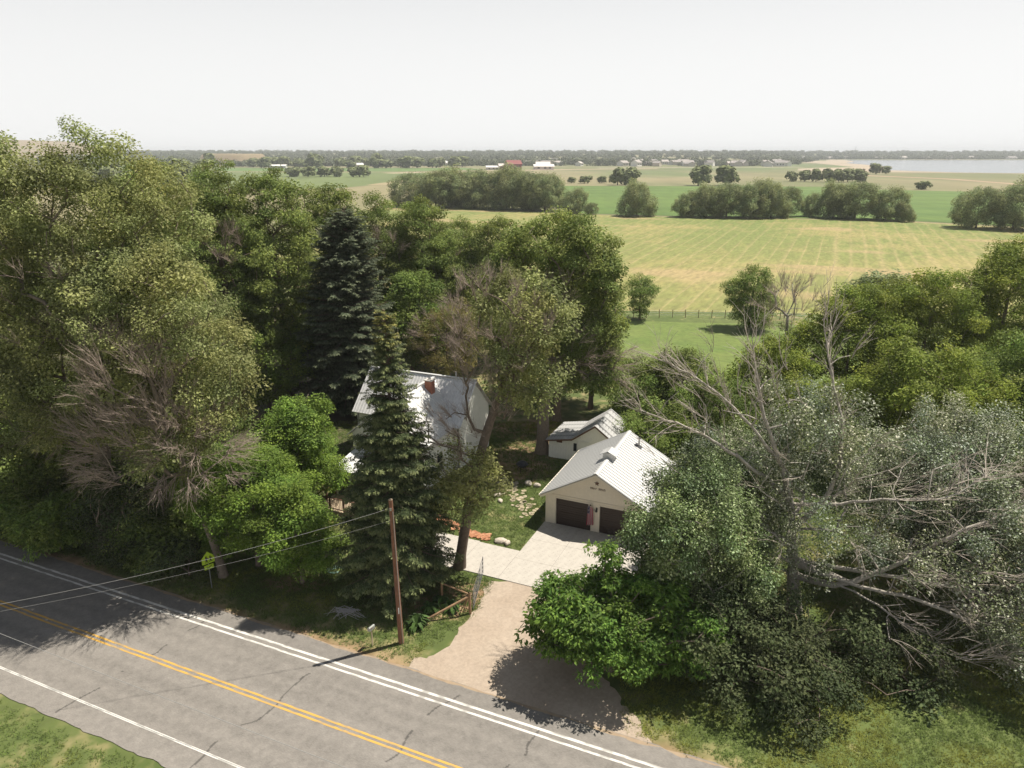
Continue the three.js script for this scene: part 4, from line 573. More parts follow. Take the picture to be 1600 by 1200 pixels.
// silver poplars
T_('silver_poplar', 'silver', 16.4, -36.6, 17.5, 15, 'main silver poplar with grey limbs and long bare dead branches, right foreground', { seed: 91, hb: 3.2, trunkR: 0.4, th: 0.5, lean: [-1.5, 0.5], sep: 1.45, per: 10, br: 0.95, max: 190, lobes: [[-0.6, 10.6, -0.6, 3.4, 2.6, 2.6], [-5, 7.6, 0, 3.4, 3.2, 2.4], [4.8, 7.8, -0.4, 3.8, 2.6, 2.4], [8.4, 5.6, 0.8, 2.8, 2.2, 2.2], [1.6, 8, -3, 4, 3, 2], [-3, 4.4, 1, 2.6, 1.8, 1.6], [1.2, 6, 3.2, 2.6, 1.5, 0.9], [6.2, 5.6, 4.2, 2.8, 1.4, 0.9], [-1.4, 6.8, 2.4, 2.2, 2, 0.9], [9.6, 6.8, 3.6, 2, 1.3, 0.9]],
  limbs: [{ pts: [[-0.1, 2.4, 0.1], [1.2, 3.1, 2], [3.8, 5.0, 3], [6.6, 6.9, 3.1], [10, 8.2, 2.6], [12.6, 9.6, 2.2]], r: 0.19 }, { pts: [[-1, 6.6, 0.4], [-1.8, 9, 0.6], [-3, 12, 0.4], [-3.8, 15.8, -0.4]], r: 0.26 }, { pts: [[-0.8, 5.6, 0.4], [0.6, 8.4, 1.2], [1, 11.4, 0.6], [0.6, 14, -0.4], [-0.1, 17.2, -0.9]], r: 0.17 }, { pts: [[-1.2, 7.4, 0.4], [-4, 9.8, 1], [-7, 11.8, 1.4], [-9.9, 13, 1.6]], r: 0.16 }, { pts: [[-2, 9.6, 0.6], [-4.4, 12.4, 0.8], [-6.6, 14.2, 0.6], [-8.5, 15.3, 0.6]], r: 0.11 }, { pts: [[0.6, 3, 1.2], [2.2, 3.2, 3.4], [4, 2.4, 5.2], [5.6, 1.8, 6.4], [7.4, 2.2, 6.8]], r: 0.06 }, { pts: [[1.6, 3.4, 2.4], [4.2, 3.8, 4.4], [7, 3.2, 5.6], [9.6, 4.2, 5.6]], r: 0.055 }, { pts: [[2.6, 4.2, 2.6], [5, 4.6, 4.2], [7.6, 4.4, 4.8], [10.4, 5.6, 4.6]], r: 0.055 }, { pts: [[0.6, 7.4, 1], [3, 8.4, 2.4], [5.4, 8.9, 3.2], [7.4, 10, 3]], r: 0.1 }],
  dead: [[-4.2, 13.4, 0.6, 3.2, 2, 1.4], [2, 7.4, 2.6, 8.5, 3.6, 1.2], [7, 4.2, 4.6, 5, 2, 1.2]], deadPts: [[-6.2, 15.6, 0.1], [-5.7, 13, 1.6], [1.6, 15.2, -0.9], [-8.1, 14.2, 2.1], [-2.2, 15.2, 0.4], [9.5, 5.8, 3.9], [4, 1.9, 6.6], [3.1, 4.9, 4.1], [1.5, 7.8, 2.6], [7.2, 2.6, 6.6], [2.2, 2.6, 6.1], [-8.9, 10.8, 2.6], [11.4, 7.2, 3.4], [8.4, 4.6, 5.2], [6, 3.6, 5.8]], deadMax: 95, deadSep: 0.85, twigs: 1, twigScale: 1.1 });
T_('silver_poplar', 'silver', 9.9, -34.2, 10.4, 7.6, 'silver-green poplar standing in front of the right garage door', { tint: [0.8, 0.92, 0.62], seed: 94, hb: 2.2, trunkR: 0.24, sep: 1.0, per: 10, max: 240, nl: 8 });
T_('silver_poplar', 'silver', 26.0, -39.5, 11.8, 11, 'silver-green poplar at the right frame edge behind the dead limbs', { seed: 93, hb: 2, trunkR: 0.3, sep: 1.1, per: 10, max: 260, nl: 8 });
T_('silver_poplar', 'silver', 13.6, -41.2, 9.6, 7, 'silver-green poplar hiding the right side of the garage', { tint: [0.86, 0.95, 0.72], seed: 94, hb: 1.5, trunkR: 0.22, sep: 1.0, per: 10, max: 200, nl: 8 });
T_('silver_poplar', 'silver', 26.4, -31.6, 6.6, 8, 'silver poplar growth filling the lower right corner behind the bare whips', { seed: 95, hb: 0.3, trunkR: 0.14, sep: 1.25, per: 9, max: 110, nl: 7 });
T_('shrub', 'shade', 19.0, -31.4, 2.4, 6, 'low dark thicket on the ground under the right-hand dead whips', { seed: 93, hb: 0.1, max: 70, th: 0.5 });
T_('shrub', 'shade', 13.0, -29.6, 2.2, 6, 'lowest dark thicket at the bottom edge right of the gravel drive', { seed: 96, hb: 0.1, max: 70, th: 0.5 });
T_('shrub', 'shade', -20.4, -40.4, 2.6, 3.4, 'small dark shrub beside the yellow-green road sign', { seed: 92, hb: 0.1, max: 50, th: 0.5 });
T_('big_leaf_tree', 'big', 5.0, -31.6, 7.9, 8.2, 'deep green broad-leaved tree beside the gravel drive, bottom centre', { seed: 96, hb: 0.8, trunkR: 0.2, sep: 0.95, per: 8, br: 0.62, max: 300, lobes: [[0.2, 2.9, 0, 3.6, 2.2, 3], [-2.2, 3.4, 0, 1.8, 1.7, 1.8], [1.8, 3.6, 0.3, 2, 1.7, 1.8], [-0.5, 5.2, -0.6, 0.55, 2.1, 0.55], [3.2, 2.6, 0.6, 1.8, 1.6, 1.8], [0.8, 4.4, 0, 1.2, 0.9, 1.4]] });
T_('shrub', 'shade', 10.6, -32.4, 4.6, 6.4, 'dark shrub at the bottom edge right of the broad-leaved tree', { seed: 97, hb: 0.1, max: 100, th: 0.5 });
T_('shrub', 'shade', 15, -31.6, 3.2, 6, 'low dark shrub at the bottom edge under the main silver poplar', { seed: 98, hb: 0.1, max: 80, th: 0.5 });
T_('shrub', 'shade', -25.0, -42.4, 7.2, 5.6, 'dark shrub with shade painted into its leaves in front of the tall cottonwood trunk', { seed: 99, hb: 0.1, max: 80, th: 0.5 });

const ORD = ['first', 'second', 'third', 'fourth', 'fifth', 'sixth', 'seventh', 'eighth'];
// willows in the middle distance: three forms, then copies
{
  const protos = []; const place = (i, x, z, H, W, label, group, turn) => {
    let g; if (!protos[i]) { g = protos[i] = broadleaf({ name: 'willow_tree', kind: 'willow', x: 0, z: 0, H: 14, W: 18, hb: 0.3, seed: 111 + i, nl: 10, sep: 2.5, per: 7, br: 1.5, max: 84, trunkR: 0.35, th: 0.5, label }); }
    else { g = protos[i].clone(); g.name = numbered('willow_tree'); scene.add(g); g.userData = { category: 'tree' }; tag(g, label); }
    if (group) g.userData.group = group; g.position.set(x, 0, z); g.rotation.y = turn; g.scale.set(W / 18, H / 14, W / 18);
  };
  const H = [[-48, -372, 16, 22], [-36.9, -362, 16.5, 21], [-27, -366, 17, 20], [-18.4, -362, 17.6, 22], [-9, -356, 17.4, 21], [0, -350, 17.8, 21], [8, -346, 17, 18], [15, -342, 15.6, 18]];
  H.forEach(([x, z, h, w], k) => place(k % 3, x, z, h, w, 'grey-green willow, ' + ORD[k] + ' from the left in the long row bordering the hayfield', 'willows in the long row left of the hayfield', k * 1.7));
  [[26.2, -324, 10.4, 12.6, 'dark willow at the right end of the long row, beside the crop field'], [52.2, -314, 12.9, 16, 'lone willow on the hayfield far edge in front of the crop field'], [34, -322, 5, 6, 'small bush between the long willow row and the lone willow'],
    [72, -309, 10, 12, 'low left end willow of the middle clump on the hayfield edge'], [80, -308, 12, 14, 'second willow of the middle clump on the hayfield edge'], [88, -307, 13.6, 16, 'central willow of the middle clump on the hayfield edge'], [97.5, -305, 14.2, 17, 'tallest willow of the middle clump on the hayfield edge'], [106, -306, 13.2, 14, 'right-hand willow of the middle clump'], [115, -312, 12, 10.5, 'last willow at the right end of the middle clump'],
    [124, -312, 9, 9, 'small willow at the left end of the right clump on the hayfield edge'], [131, -305, 13, 15, 'left willow of the right clump on the hayfield edge'], [138, -301, 14.4, 18, 'tallest willow of the right clump on the hayfield edge'], [147, -294, 12, 15, 'drooping willow at the right end of the right clump'], [151, -287, 6.4, 7, 'small bush in front of the drooping willow'],
    [164, -263, 14, 15, 'left willow of the pair at the right frame edge by the crop field'], [173, -257, 16, 18, 'right willow of the pair at the right frame edge'], [185, -254, 15, 17, 'willow cut by the right frame edge']].forEach(([x, z, h, w, label], k) => place((k + 1) % 3, x, z, h, w, label, null, k * 2.1));
}
// far trees: one light form, then copies
const farCrown = (seed, n, A, B) => { const r = RNG(seed), P = [], C = [], I = []; const lob = []; for (let k = 0; k < 9; k++) { const a = r() * 6.28; lob.push(V(Math.cos(a) * 0.2 * (0.4 + r()), 0.12 + 0.58 * r(), Math.sin(a) * 0.2 * (0.4 + r()))); } lob.push(V(0, 0.62, 0)); for (let k = 0; k < n; k++) { const c = lob[k % lob.length], d = V(r() * 2 - 1, r() * 1.6 - 0.6, r() * 2 - 1).normalize(), p = c.clone().addScaledVector(d, 0.16 + 0.09 * r()), nn = d.clone().add(V(r() - 0.5, r() - 0.2, r() - 0.5)).normalize(), t = V(0, 0, 0).crossVectors(nn, V(r() - 0.5, r() - 0.5, r() - 0.5)).normalize(), s = V(0, 0, 0).crossVectors(nn, t), q = 0.05 + 0.05 * r(), o = P.length / 3, col = mixc(A, B, r()), g = 0.8 + 0.4 * r(); if (p.y < 0.04) p.y = 0.04 + 0.1 * r(); [[-1, 0], [0, -0.7], [1, 0], [0, 0.7]].forEach(([x, y]) => { const v = p.clone().addScaledVector(t, x * q).addScaledVector(s, y * q); P.push(v.x, v.y, v.z); C.push(col[0] * g, col[1] * g, col[2] * g); }); I.push(o, o + 1, o + 2, o, o + 2, o + 3); } const g = new THREE.BufferGeometry(); g.setAttribute('position', new THREE.Float32BufferAttribute(P, 3)); g.setAttribute('color', new THREE.Float32BufferAttribute(C, 3)); g.setIndex(I); return g; };
{
  const crowns = [0, 1, 2].map((s) => farCrown(211 + s, 900, [0.10, 0.125, 0.05], [0.20, 0.22, 0.095])), trunkG = new MB().tube([V(0, -0.02, 0), V(0.01, 0.2, 0), V(0, 0.5, 0)], 0.03, 0.015, 5).geo(), protos = [];
  let n = 0; const place = (x, z, H, W, label, group) => { const i = n++ % 3; let g; if (!protos[i]) { g = protos[i] = thing('far_tree', 0, 0, 0, 0, label, 'tree'); mesh('trunk', trunkG, BARK.willow, g); mesh('crown', crowns[i], FAR, g); } else { g = protos[i].clone(); g.name = numbered('far_tree'); scene.add(g); g.userData = { category: 'tree' }; tag(g, label); } if (group) g.userData.group = group; g.position.set(x, terrainH(x, z), z); g.rotation.y = n * 2.4; g.scale.set(W, H, W); };
  const C = (gname, label, list) => { const far = list.length > 8, o = list.map((l) => l[0] / -l[1]).sort((a, b) => a - b); list.forEach(([x, z, H, W]) => place(x, z, H, W, far ? label : label + ', ' + ORD[o.indexOf(x / -z)] + ' from the left', gname)); };
  place(86.5, -620, 15.6, 17, 'left tree of the close pair at the back of the crop field'); place(97.5, -620, 16, 19, 'right tree of the close pair at the back of the crop field');
  place(150, -610, 18.4, 21, 'left of the two large rounded trees behind the crop field'); place(172, -610, 17.8, 24, 'right of the two large rounded trees behind the crop field');
  C('trees in the straight row before the lake', 'dark green tree in the short straight row before the lake', [[256, -694, 10.5, 13], [266, -690, 12, 14], [275, -686, 13, 14], [284, -682, 13.6, 15], [293, -680, 13.4, 15], [302, -682, 13.4, 15]]);
  place(315, -690, 13.2, 19, 'rounded tree at the right end of the row before the lake'); place(448, -935, 15, 18, 'dark tree on the near lake shore'); place(460, -935, 11, 14, 'low tree beside the dark tree on the lake shore'); place(296, -545, 6.8, 13, 'round dark bush alone in the pasture before the lake'); place(206, -760, 4, 8, 'tiny dark bush right of the two large rounded trees');
  C('bushes in the open pasture', 'small bush scattered in the dry pasture behind the long willow row', [[30, -690, 6, 9], [40, -700, 5, 7], [52, -660, 6, 10], [62, -650, 7, 12], [70, -690, 6, 10], [78, -660, 7, 11], [18, -720, 5, 8]]);
  C('willow bushes in the green meadow', 'grey-green willow bush in the clump on the distant left meadow', [[-236, -830, 12, 20], [-222, -826, 13, 20], [-206, -834, 12, 22], [-190, -826, 13, 17], [-172, -824, 13, 18], [-160, -820, 14, 18], [-246, -850, 11, 18]]);
  const R = RNG(77), L = []; for (let k = 0; k < 34; k++) { const z = -480 - R() * 160, x = z * (0.40 + 0.2 * R()); L.push([x, z, 17 + 8 * R(), 17 + 8 * R()]); }
  C('trees of the wood behind the left cottonwood', 'dense green tree in the far wood behind the left cottonwood', L);
  C('trees on the left horizon', 'dark tree standing along the hazy left horizon', Array.from({ length: 40 }, (_, k) => { const x = -760 + k * 17 + R() * 14, z = -1250 - R() * 160; return [x, z, 15 + 12 * R() * R() + (k % 5 === 0 ? 6 : 0), 20 + 18 * R()]; }));
  // the wooded far plain, one mass
  const mats = [], tints = [], q = new THREE.Quaternion(); let guard = 0;
  while (mats.length < 9000 && guard++ < 60000) {
    const az = -0.62 + 1.62 * R(), lake = sstep(0.36, 0.42, az), r = lerp(lerp(1420, 1480, sstep(-0.4, 0, az)), 2860, lake) + Math.pow(R(), 1.3) * lerp(2900, 1500, lake), x = az * r, z = -r;
    if (fbm(x / 170, z / 260, 3, 5) < 0.40 && r < 2400 && lake < 0.5) continue;
    const h = (8 + 11 * R() * R() + 2 * R()) * (1 + 0.15 * sstep(2000, 3800, r)), w = h * (1.1 + 0.9 * R()); q.setFromAxisAngle(UP, R() * 6.283); mats.push(new THREE.Matrix4().compose(V(x, terrainH(x, z) - 0.4, z), q, V(w, h, w))); const l = 0.8 + 0.5 * R(); tints.push(rgb(l, l * 1.0, l * 1.05));
  }
  const grp = new THREE.Group(); const w = instanced('far_wood', farCrown(301, 150, [0.06, 0.078, 0.036], [0.12, 0.135, 0.065]), FAR, mats, scene, tints); tag(w, 'hazy tree-covered plain along the horizon', 'woodland', null, 'stuff');
}
// far houses, barns
{
  const R = RNG(19), wallM = [[0.72, 0.70, 0.66], [0.55, 0.48, 0.40], [0.62, 0.60, 0.57], [0.48, 0.44, 0.40]].map((c) => std({ color: rgb(...c) })), roofM = [[0.30, 0.27, 0.25], [0.40, 0.36, 0.33], [0.24, 0.22, 0.21]].map((c) => std({ color: rgb(...c) }));
  const wallG = new MB(); wallG.box(0, 0.3, 0, 1, 0.6, 0.7); wallG.tri(V(-0.5, 0.6, 0.35), V(-0.5, 0.6, -0.35), V(-0.5, 0.95, 0)); wallG.tri(V(0.5, 0.6, -0.35), V(0.5, 0.6, 0.35), V(0.5, 0.95, 0)); const wg = wallG.geo();
  const rg = new MB().span(V(-0.54, 0.565, 0.4), V(1.08, 0, 0), V(0, 0.41, -0.4), V(0, 0.03, 0.01)).span(V(-0.54, 0.565, -0.4), V(1.08, 0, 0), V(0, 0.412, 0.4), V(0, 0.03, -0.01)).geo(), wiG = [-0.28, 0.05, 0.3].map((x) => new MB().box(x, 0.32, 0.352, 0.12, 0.22, 0.02).geo());
  const house = (name, x, z, w, h, turn, wm, rm, label, cat, group) => { const g = thing(name, x, terrainH(x, z), z, turn, label, cat, group); mesh('wall', wg, wm, g); mesh('roof', rg, rm, g); wiG.forEach((q) => mesh('window', q, M.glass, g)); g.scale.set(w, h, w); return g; };
  const red = std({ color: rgb(0.22, 0.07, 0.065) }), whiteR = std({ color: rgb(0.56, 0.545, 0.52) }), pale = std({ color: rgb(0.62, 0.55, 0.5) });
  house('barn', 2, -1175, 22, 14, 0.3, red, red, 'largest dark red barn on the far plain', 'barn'); house('barn', -14, -1180, 14, 9, 0.2, red, pale, 'smaller red barn with pale roof left of the largest barn', 'barn'); house('barn', -30, -1178, 20, 6, 0.1, pale, whiteR, 'low pale shed at the left end of the red barns', 'shed');
  house('barn', 49, -1185, 30, 8, 0.05, pale, whiteR, 'long low white-roofed building right of the red barns', 'barn'); house('barn', 50, -1235, 22, 11, 0.0, red, pale, 'pinkish roofed barn behind the long white-roofed building', 'barn');
  house('house', -268, -1330, 16, 8, 0.4, pale, whiteR, 'white house left of centre among the horizon trees', 'house'); house('house', -118, -1460, 18, 10, 0.2, whiteR, whiteR, 'white gabled house among dark trees left of the red barns', 'house'); house('house', -395, -1290, 26, 6, 0.1, whiteR, whiteR, 'long white building at the foot of the low hill', 'house');
  for (let k = 0; k < 44; k++) { const r = 1440 + 620 * R() * R(), az = 0.0 + 0.36 * R(), x = az * r; house('far_house', x, -r, 13 + 9 * R(), 8 + 4 * R(), R() * 3, wallM[k % 4], roofM[k % 3], 'small pale house among the trees of the far plain', 'house', 'houses among the far trees'); }
  for (let k = 0; k < 10; k++) { const x = 1080 + k * 95 + 40 * R(), z = -2840 - 80 * R(); house('far_house', x, z, 20 + 12 * R(), 9 + 3 * R(), R() * 3, wallM[k % 4], roofM[k % 3], 'tiny house on the far lake shore', 'house', 'houses on the far lake shore'); }
  const mast = thing('radio_mast', 1500, terrainH(1500, -3350), -3350, 0, 'thin mast rising from the horizon beyond the lake', 'mast'); bmesh('mast_pole', new MB().tube([V(0, 0, 0), V(0, 46, 0)], 0.9, 0.6, 5, true), M.steel, mast); bmesh('mast_arm', new MB().box(0, 40, 0, 5, 0.8, 0.8), M.steel, mast);
}
// ------------------------------------------------------------------ objects by the road
{ // utility pole
  const g = thing('utility_pole', -6.03, 0, -33.7, 0, 'dark reddish wooden utility pole on the grass verge', 'pole');
  bmesh('shaft', new MB().tube(Array.from({ length: 9 }, (_, k) => V(-0.02 * k, k * 8.63 / 8 - (k ? 0 : 0.2), 0)), 0.155, 0.105, 14, true), M.polewood, g);
  bmesh('pole_cap', new MB().tube([V(-0.16, 8.63, 0), V(-0.16, 8.66, 0)], 0.108, 0.1, 14, true), M.woodOld, g);
  bmesh('conduit', new MB().tube([V(0.1, 0, 0.1), V(-0.06, 8.0, 0.08)], 0.022, 0.022, 6), M.steel, g);
  bmesh('marker_plate', new MB().box(-0.02, 2.15, 0.16, 0.05, 0.36, 0.012), std({ color: rgb(0.7, 0.7, 0.68) }), g);
  bmesh('wire_clamp', new MB().box(-0.16, 8.15, 0.12, 0.09, 0.14, 0.08), M.steel, g);
}
{ // overhead wires
  const wire = (a, b, sag, r, label) => { const pts = []; for (let k = 0; k <= 40; k++) { const u = k / 40; pts.push(a.clone().lerp(b, u).add(V(0, -sag * 4 * u * (1 - u), 0))); } tag(mesh('overhead_wire', new MB().tube(pts, r, r, 5).geo(), std({ color: rgb(0.34, 0.33, 0.32), roughness: 0.5, metalness: 0.3 })), label, 'wire'); };
  wire(V(-6.2, 8.2, -33.6), V(-46, 6.8, -22.2), 1.75, 0.008, 'upper overhead wire running left from the utility pole across the road');
  wire(V(-6.2, 7.5, -33.6), V(-46, 6.2, -22.4), 1.5, 0.005, 'lower thinner wire running left from the utility pole');
  const P = (b, h, dx) => [V(...[ROAD(-60, b)[0], h, ROAD(-60, b)[1]]), V(...[ROAD(-3 + dx, b)[0], h, ROAD(-3 + dx, b)[1]])];
  wire(...P(14.0, 8.3, 20), 0.5, 0.009, 'first thin power line crossing the lower left corner above the road'); wire(...P(12.9, 8.1, 20), 0.5, 0.009, 'second thin power line crossing the lower left corner above the road');
}
{ // mailbox
  const g = thing('mailbox', -7.55, 0, -33.43, -0.55, 'small grey roadside mailbox on a thin post left of the utility pole', 'mailbox');
  bmesh('post', new MB().box(0, 0.55, 0, 0.06, 1.12, 0.06), M.woodOld, g);
  const sh = new THREE.Shape(); sh.moveTo(-0.1, 0); sh.lineTo(0.1, 0); sh.lineTo(0.1, 0.12); sh.absarc(0, 0.12, 0.1, 0, Math.PI); sh.lineTo(-0.1, 0); const bg = new THREE.ExtrudeGeometry(sh, { depth: 0.5, bevelEnabled: false, curveSegments: 8 }); bg.translate(0, 1.1, -0.25); mesh('box', bg, new THREE.MeshStandardMaterial({ color: rgb(0.24, 0.25, 0.23), roughness: 0.55, metalness: 0.2 }), g);
  bmesh('mailbox_door', new MB().box(0, 1.2, 0.262, 0.19, 0.2, 0.015), M.steel, g); bmesh('flag', new MB().box(0.108, 1.26, 0.1, 0.012, 0.05, 0.16), std({ color: rgb(0.2, 0.12, 0.1) }), g);
  g.scale.set(0.82, 0.98, 0.82);
}
{ // school crossing sign: pentagon over an arrow plate
  const g = thing('crossing_sign', -18.42, 0, -39.0, 0.75, 'yellow-green school crossing sign with arrow plate on the left verge', 'sign');
  const lime = new THREE.MeshStandardMaterial({ color: rgb(0.40, 0.56, 0.03), roughness: 0.5 }), ink = M.dark;
  bmesh('post', new MB().box(0, 1.2, -0.03, 0.055, 2.5, 0.035), M.steel, g);
  const pent = new THREE.Shape(); [[-0.38, 0], [0.38, 0], [0.38, 0.42], [0, 0.8], [-0.38, 0.42]].forEach(([x, y], k) => (k ? pent.lineTo(x, y) : pent.moveTo(x, y))); const pg = new THREE.ExtrudeGeometry(pent, { depth: 0.012, bevelEnabled: false }); pg.translate(0, 1.72, 0); mesh('sign_plate', pg, lime, g);
  const kid = (x, s) => { const m = new MB(); m.box(x, 2.02, 0.016, 0.10 * s, 0.22 * s, 0.008); m.span(V(x - 0.03 * s, 1.93, 0.012), V(0.045, 0, 0), V(-0.05, -0.15 * s, 0), V(0, 0, 0.008)); m.span(V(x + 0.0, 1.93, 0.0125), V(0.045, 0, 0), V(0.07, -0.15 * s, 0), V(0, 0, 0.008)); m.span(V(x + 0.04, 2.08, 0.0122), V(0.02, 0.04, 0), V(0.1 * s, -0.09, 0), V(0, 0, 0.008)); const h = new THREE.CylinderGeometry(0.05 * s, 0.05 * s, 0.008, 10).rotateX(Math.PI / 2).translate(x, 2.02 + 0.17 * s, 0.016); mesh('figure', mergeGeometries([m.geo(), h]), ink, g); }; kid(-0.11, 1); kid(0.13, 0.85);
  const ap = new THREE.Group(); ap.name = 'arrow_plate'; g.add(ap); bmesh('plate', new MB().box(0, 1.48, 0.006, 0.56, 0.3, 0.012), lime, ap); bmesh('arrow', new MB().span(V(0.16, 1.57, 0.013), V(-0.24, -0.14, 0), V(0.02, -0.035, 0), V(0, 0, 0.006)).span(V(-0.14, 1.4, 0.0135), V(0.14, 0, 0), V(0, 0.035, 0), V(0, 0, 0.006)).span(V(-0.14, 1.4, 0.014), V(0.035, 0, 0), V(0, 0.13, 0), V(0, 0, 0.006)), ink, ap);
}
{ // wooden fence corner and the open field gate
  const g = thing('wooden_fence', -2.42, 0, -36.35, 0, 'rustic wooden fence corner of posts and rails beside the gravel drive', 'fence');
  const pole = (name, a, b, r) => bmesh(name, new MB().tube([a, a.clone().lerp(b, 0.5), b], r, r * 0.9, 8, true), M.wood, g);
  pole('post', V(0, -0.1, 0), V(-0.03, 1.42, 0), 0.085); pole('post', V(-1.75, -0.1, -1.35), V(-1.75, 1.3, -1.35), 0.075); pole('rail', V(-1.8, 1.18, -1.36), V(0.02, 1.3, 0.02), 0.055); pole('rail', V(-1.9, 1.2, -1.4), V(-3.2, 1.05, -3.0), 0.05);
  pole('diagonal_rail', V(-0.08, 1.18, 0.05), V(-2.55, 0.1, 0.75), 0.075); pole('brace', V(-0.12, 1.15, 0.06), V(-0.55, 0.05, -0.2), 0.03); pole('brace', V(-0.1, 1.15, 0.1), V(-0.4, 0.05, 0.02), 0.026); pole('rail', V(0, 0.25, -0.05), V(-0.75, 0.2, -0.55), 0.03);
}
{
  const g = thing('field_gate', -2.28, 0, -36.6, 0, 'open grey tubular metal gate seen nearly edge-on beside the gravel drive', 'gate');
  const gateM = new THREE.MeshStandardMaterial({ color: rgb(0.16, 0.16, 0.17), roughness: 0.5, metalness: 0.5 }), a = V(0.02, 0, -0.08), dir = V(0.42, 0, -3.8), S = (u, y) => a.clone().addScaledVector(dir, u).add(V(0, y, 0)), bar = (name, p, q, r = 0.016) => bmesh(name, new MB().tube([p, q], r, r, 7, true), gateM, g);
  bar('stile', S(0, 0.12), S(0, 1.28), 0.028); bar('stile', S(1, 0.12), S(1, 1.28), 0.028); [0.14, 0.42, 0.7, 0.98, 1.26].forEach((y) => bar('bar', S(0, y), S(1, y))); bar('brace', S(0.33, 0.14), S(0.33, 1.26), 0.016); bar('brace', S(0.66, 0.14), S(0.66, 1.26), 0.016);
}
{ // leafy perennials by the fence
  const blade = (r, n, L, w) => { const P = [], C = [], I = []; for (let k = 0; k < n; k++) { const a = r() * 6.283, out = L * (0.5 + 0.6 * r()), h = L * (0.35 + 0.5 * r()), d = V(Math.cos(a), 0, Math.sin(a)), s = V(-d.z, 0, d.x), o = P.length / 3, g = 0.7 + 0.6 * r(), b = d.clone().multiplyScalar(0.04); [[0, 0, 0.3], [0.45, 1, 1], [0.85, 0.72, 0.8], [1.05, 0.35, 0.02]].forEach(([u, y, ww]) => { for (const q of [-1, 1]) { const v = b.clone().addScaledVector(d, out * u).addScaledVector(s, q * w * ww).add(V(0, h * y + 0.02, 0)); P.push(v.x, v.y, v.z); C.push(0.075 * g, 0.135 * g, 0.03 * g); } }); for (let q = 0; q < 3; q++) I.push(o + q * 2, o + q * 2 + 1, o + q * 2 + 2, o + q * 2 + 1, o + q * 2 + 3, o + q * 2 + 2); } const g = new THREE.BufferGeometry(); g.setAttribute('position', new THREE.Float32BufferAttribute(P, 3)); g.setAttribute('color', new THREE.Float32BufferAttribute(C, 3)); g.setIndex(I); return g; };
  const R = RNG(3); [[-5.35, -35.1, 0.75, 'largest leafy clump on the verge right of the utility pole'], [-4.75, -36.6, 0.6, 'leafy clump in front of the fallen fence rail'], [-3.55, -36.75, 0.62, 'leafy clump under the diagonal rail near the gate post'], [-4.3, -37.5, 0.5, 'small leafy clump at the shaded rear fence post']].forEach(([x, z, s, label]) => { const g = thing('leafy_plant', x, 0, z, R() * 6, label, 'plant'); mesh('foliage', blade(R, 46, s, s * 0.13), LEAF, g, 'stuff'); });
  // dry grey stalks under the spruce
  const g = thing('dry_plant', -9.5, 0, -36.7, 0, 'pale dry spiky plant in the shade left of the spruce', 'plant'), m = new MB(), r = RNG(8); for (let k = 0; k < 34; k++) { const a = 0.4 + r() * 2.6, L = 0.5 + 0.5 * r(), d = V(Math.cos(a), 0, Math.sin(a)); m.tube([V(r() * 1.4 - 0.7, 0.02, r() * 0.3), V(r() * 1.4 - 0.7, 0.3 + 0.2 * r(), 0.1).addScaledVector(d, L * 0.5), V(r() * 1.4 - 0.7, 0.08, 0.1).addScaledVector(d, L)], 0.024, 0.008, 4); } bmesh('stalks', m, std({ color: rgb(0.42, 0.40, 0.37) }), g, 'stuff');
}
{ // hose
  const pts = []; for (let k = 0; k <= 70; k++) { const u = k / 70, a = u * 18; pts.push(V(Math.cos(a) * (0.45 + 0.12 * Math.sin(a * 0.37)) + (u > 0.85 ? (u - 0.85) * 7 : 0), 0.03 + 0.02 * u, Math.sin(a) * (0.35 + 0.08 * Math.cos(a * 0.5)))); }
  const g = new MB().tube(pts, 0.02, 0.02, 5).geo(); const m = mesh('garden_hose', g, std({ color: rgb(0.33, 0.55, 0.48), roughness: 0.5 })); m.position.set(-11.3, 0, -41.0); tag(m, 'coiled pale turquoise garden hose on the grass left of the spruce', 'hose');
}
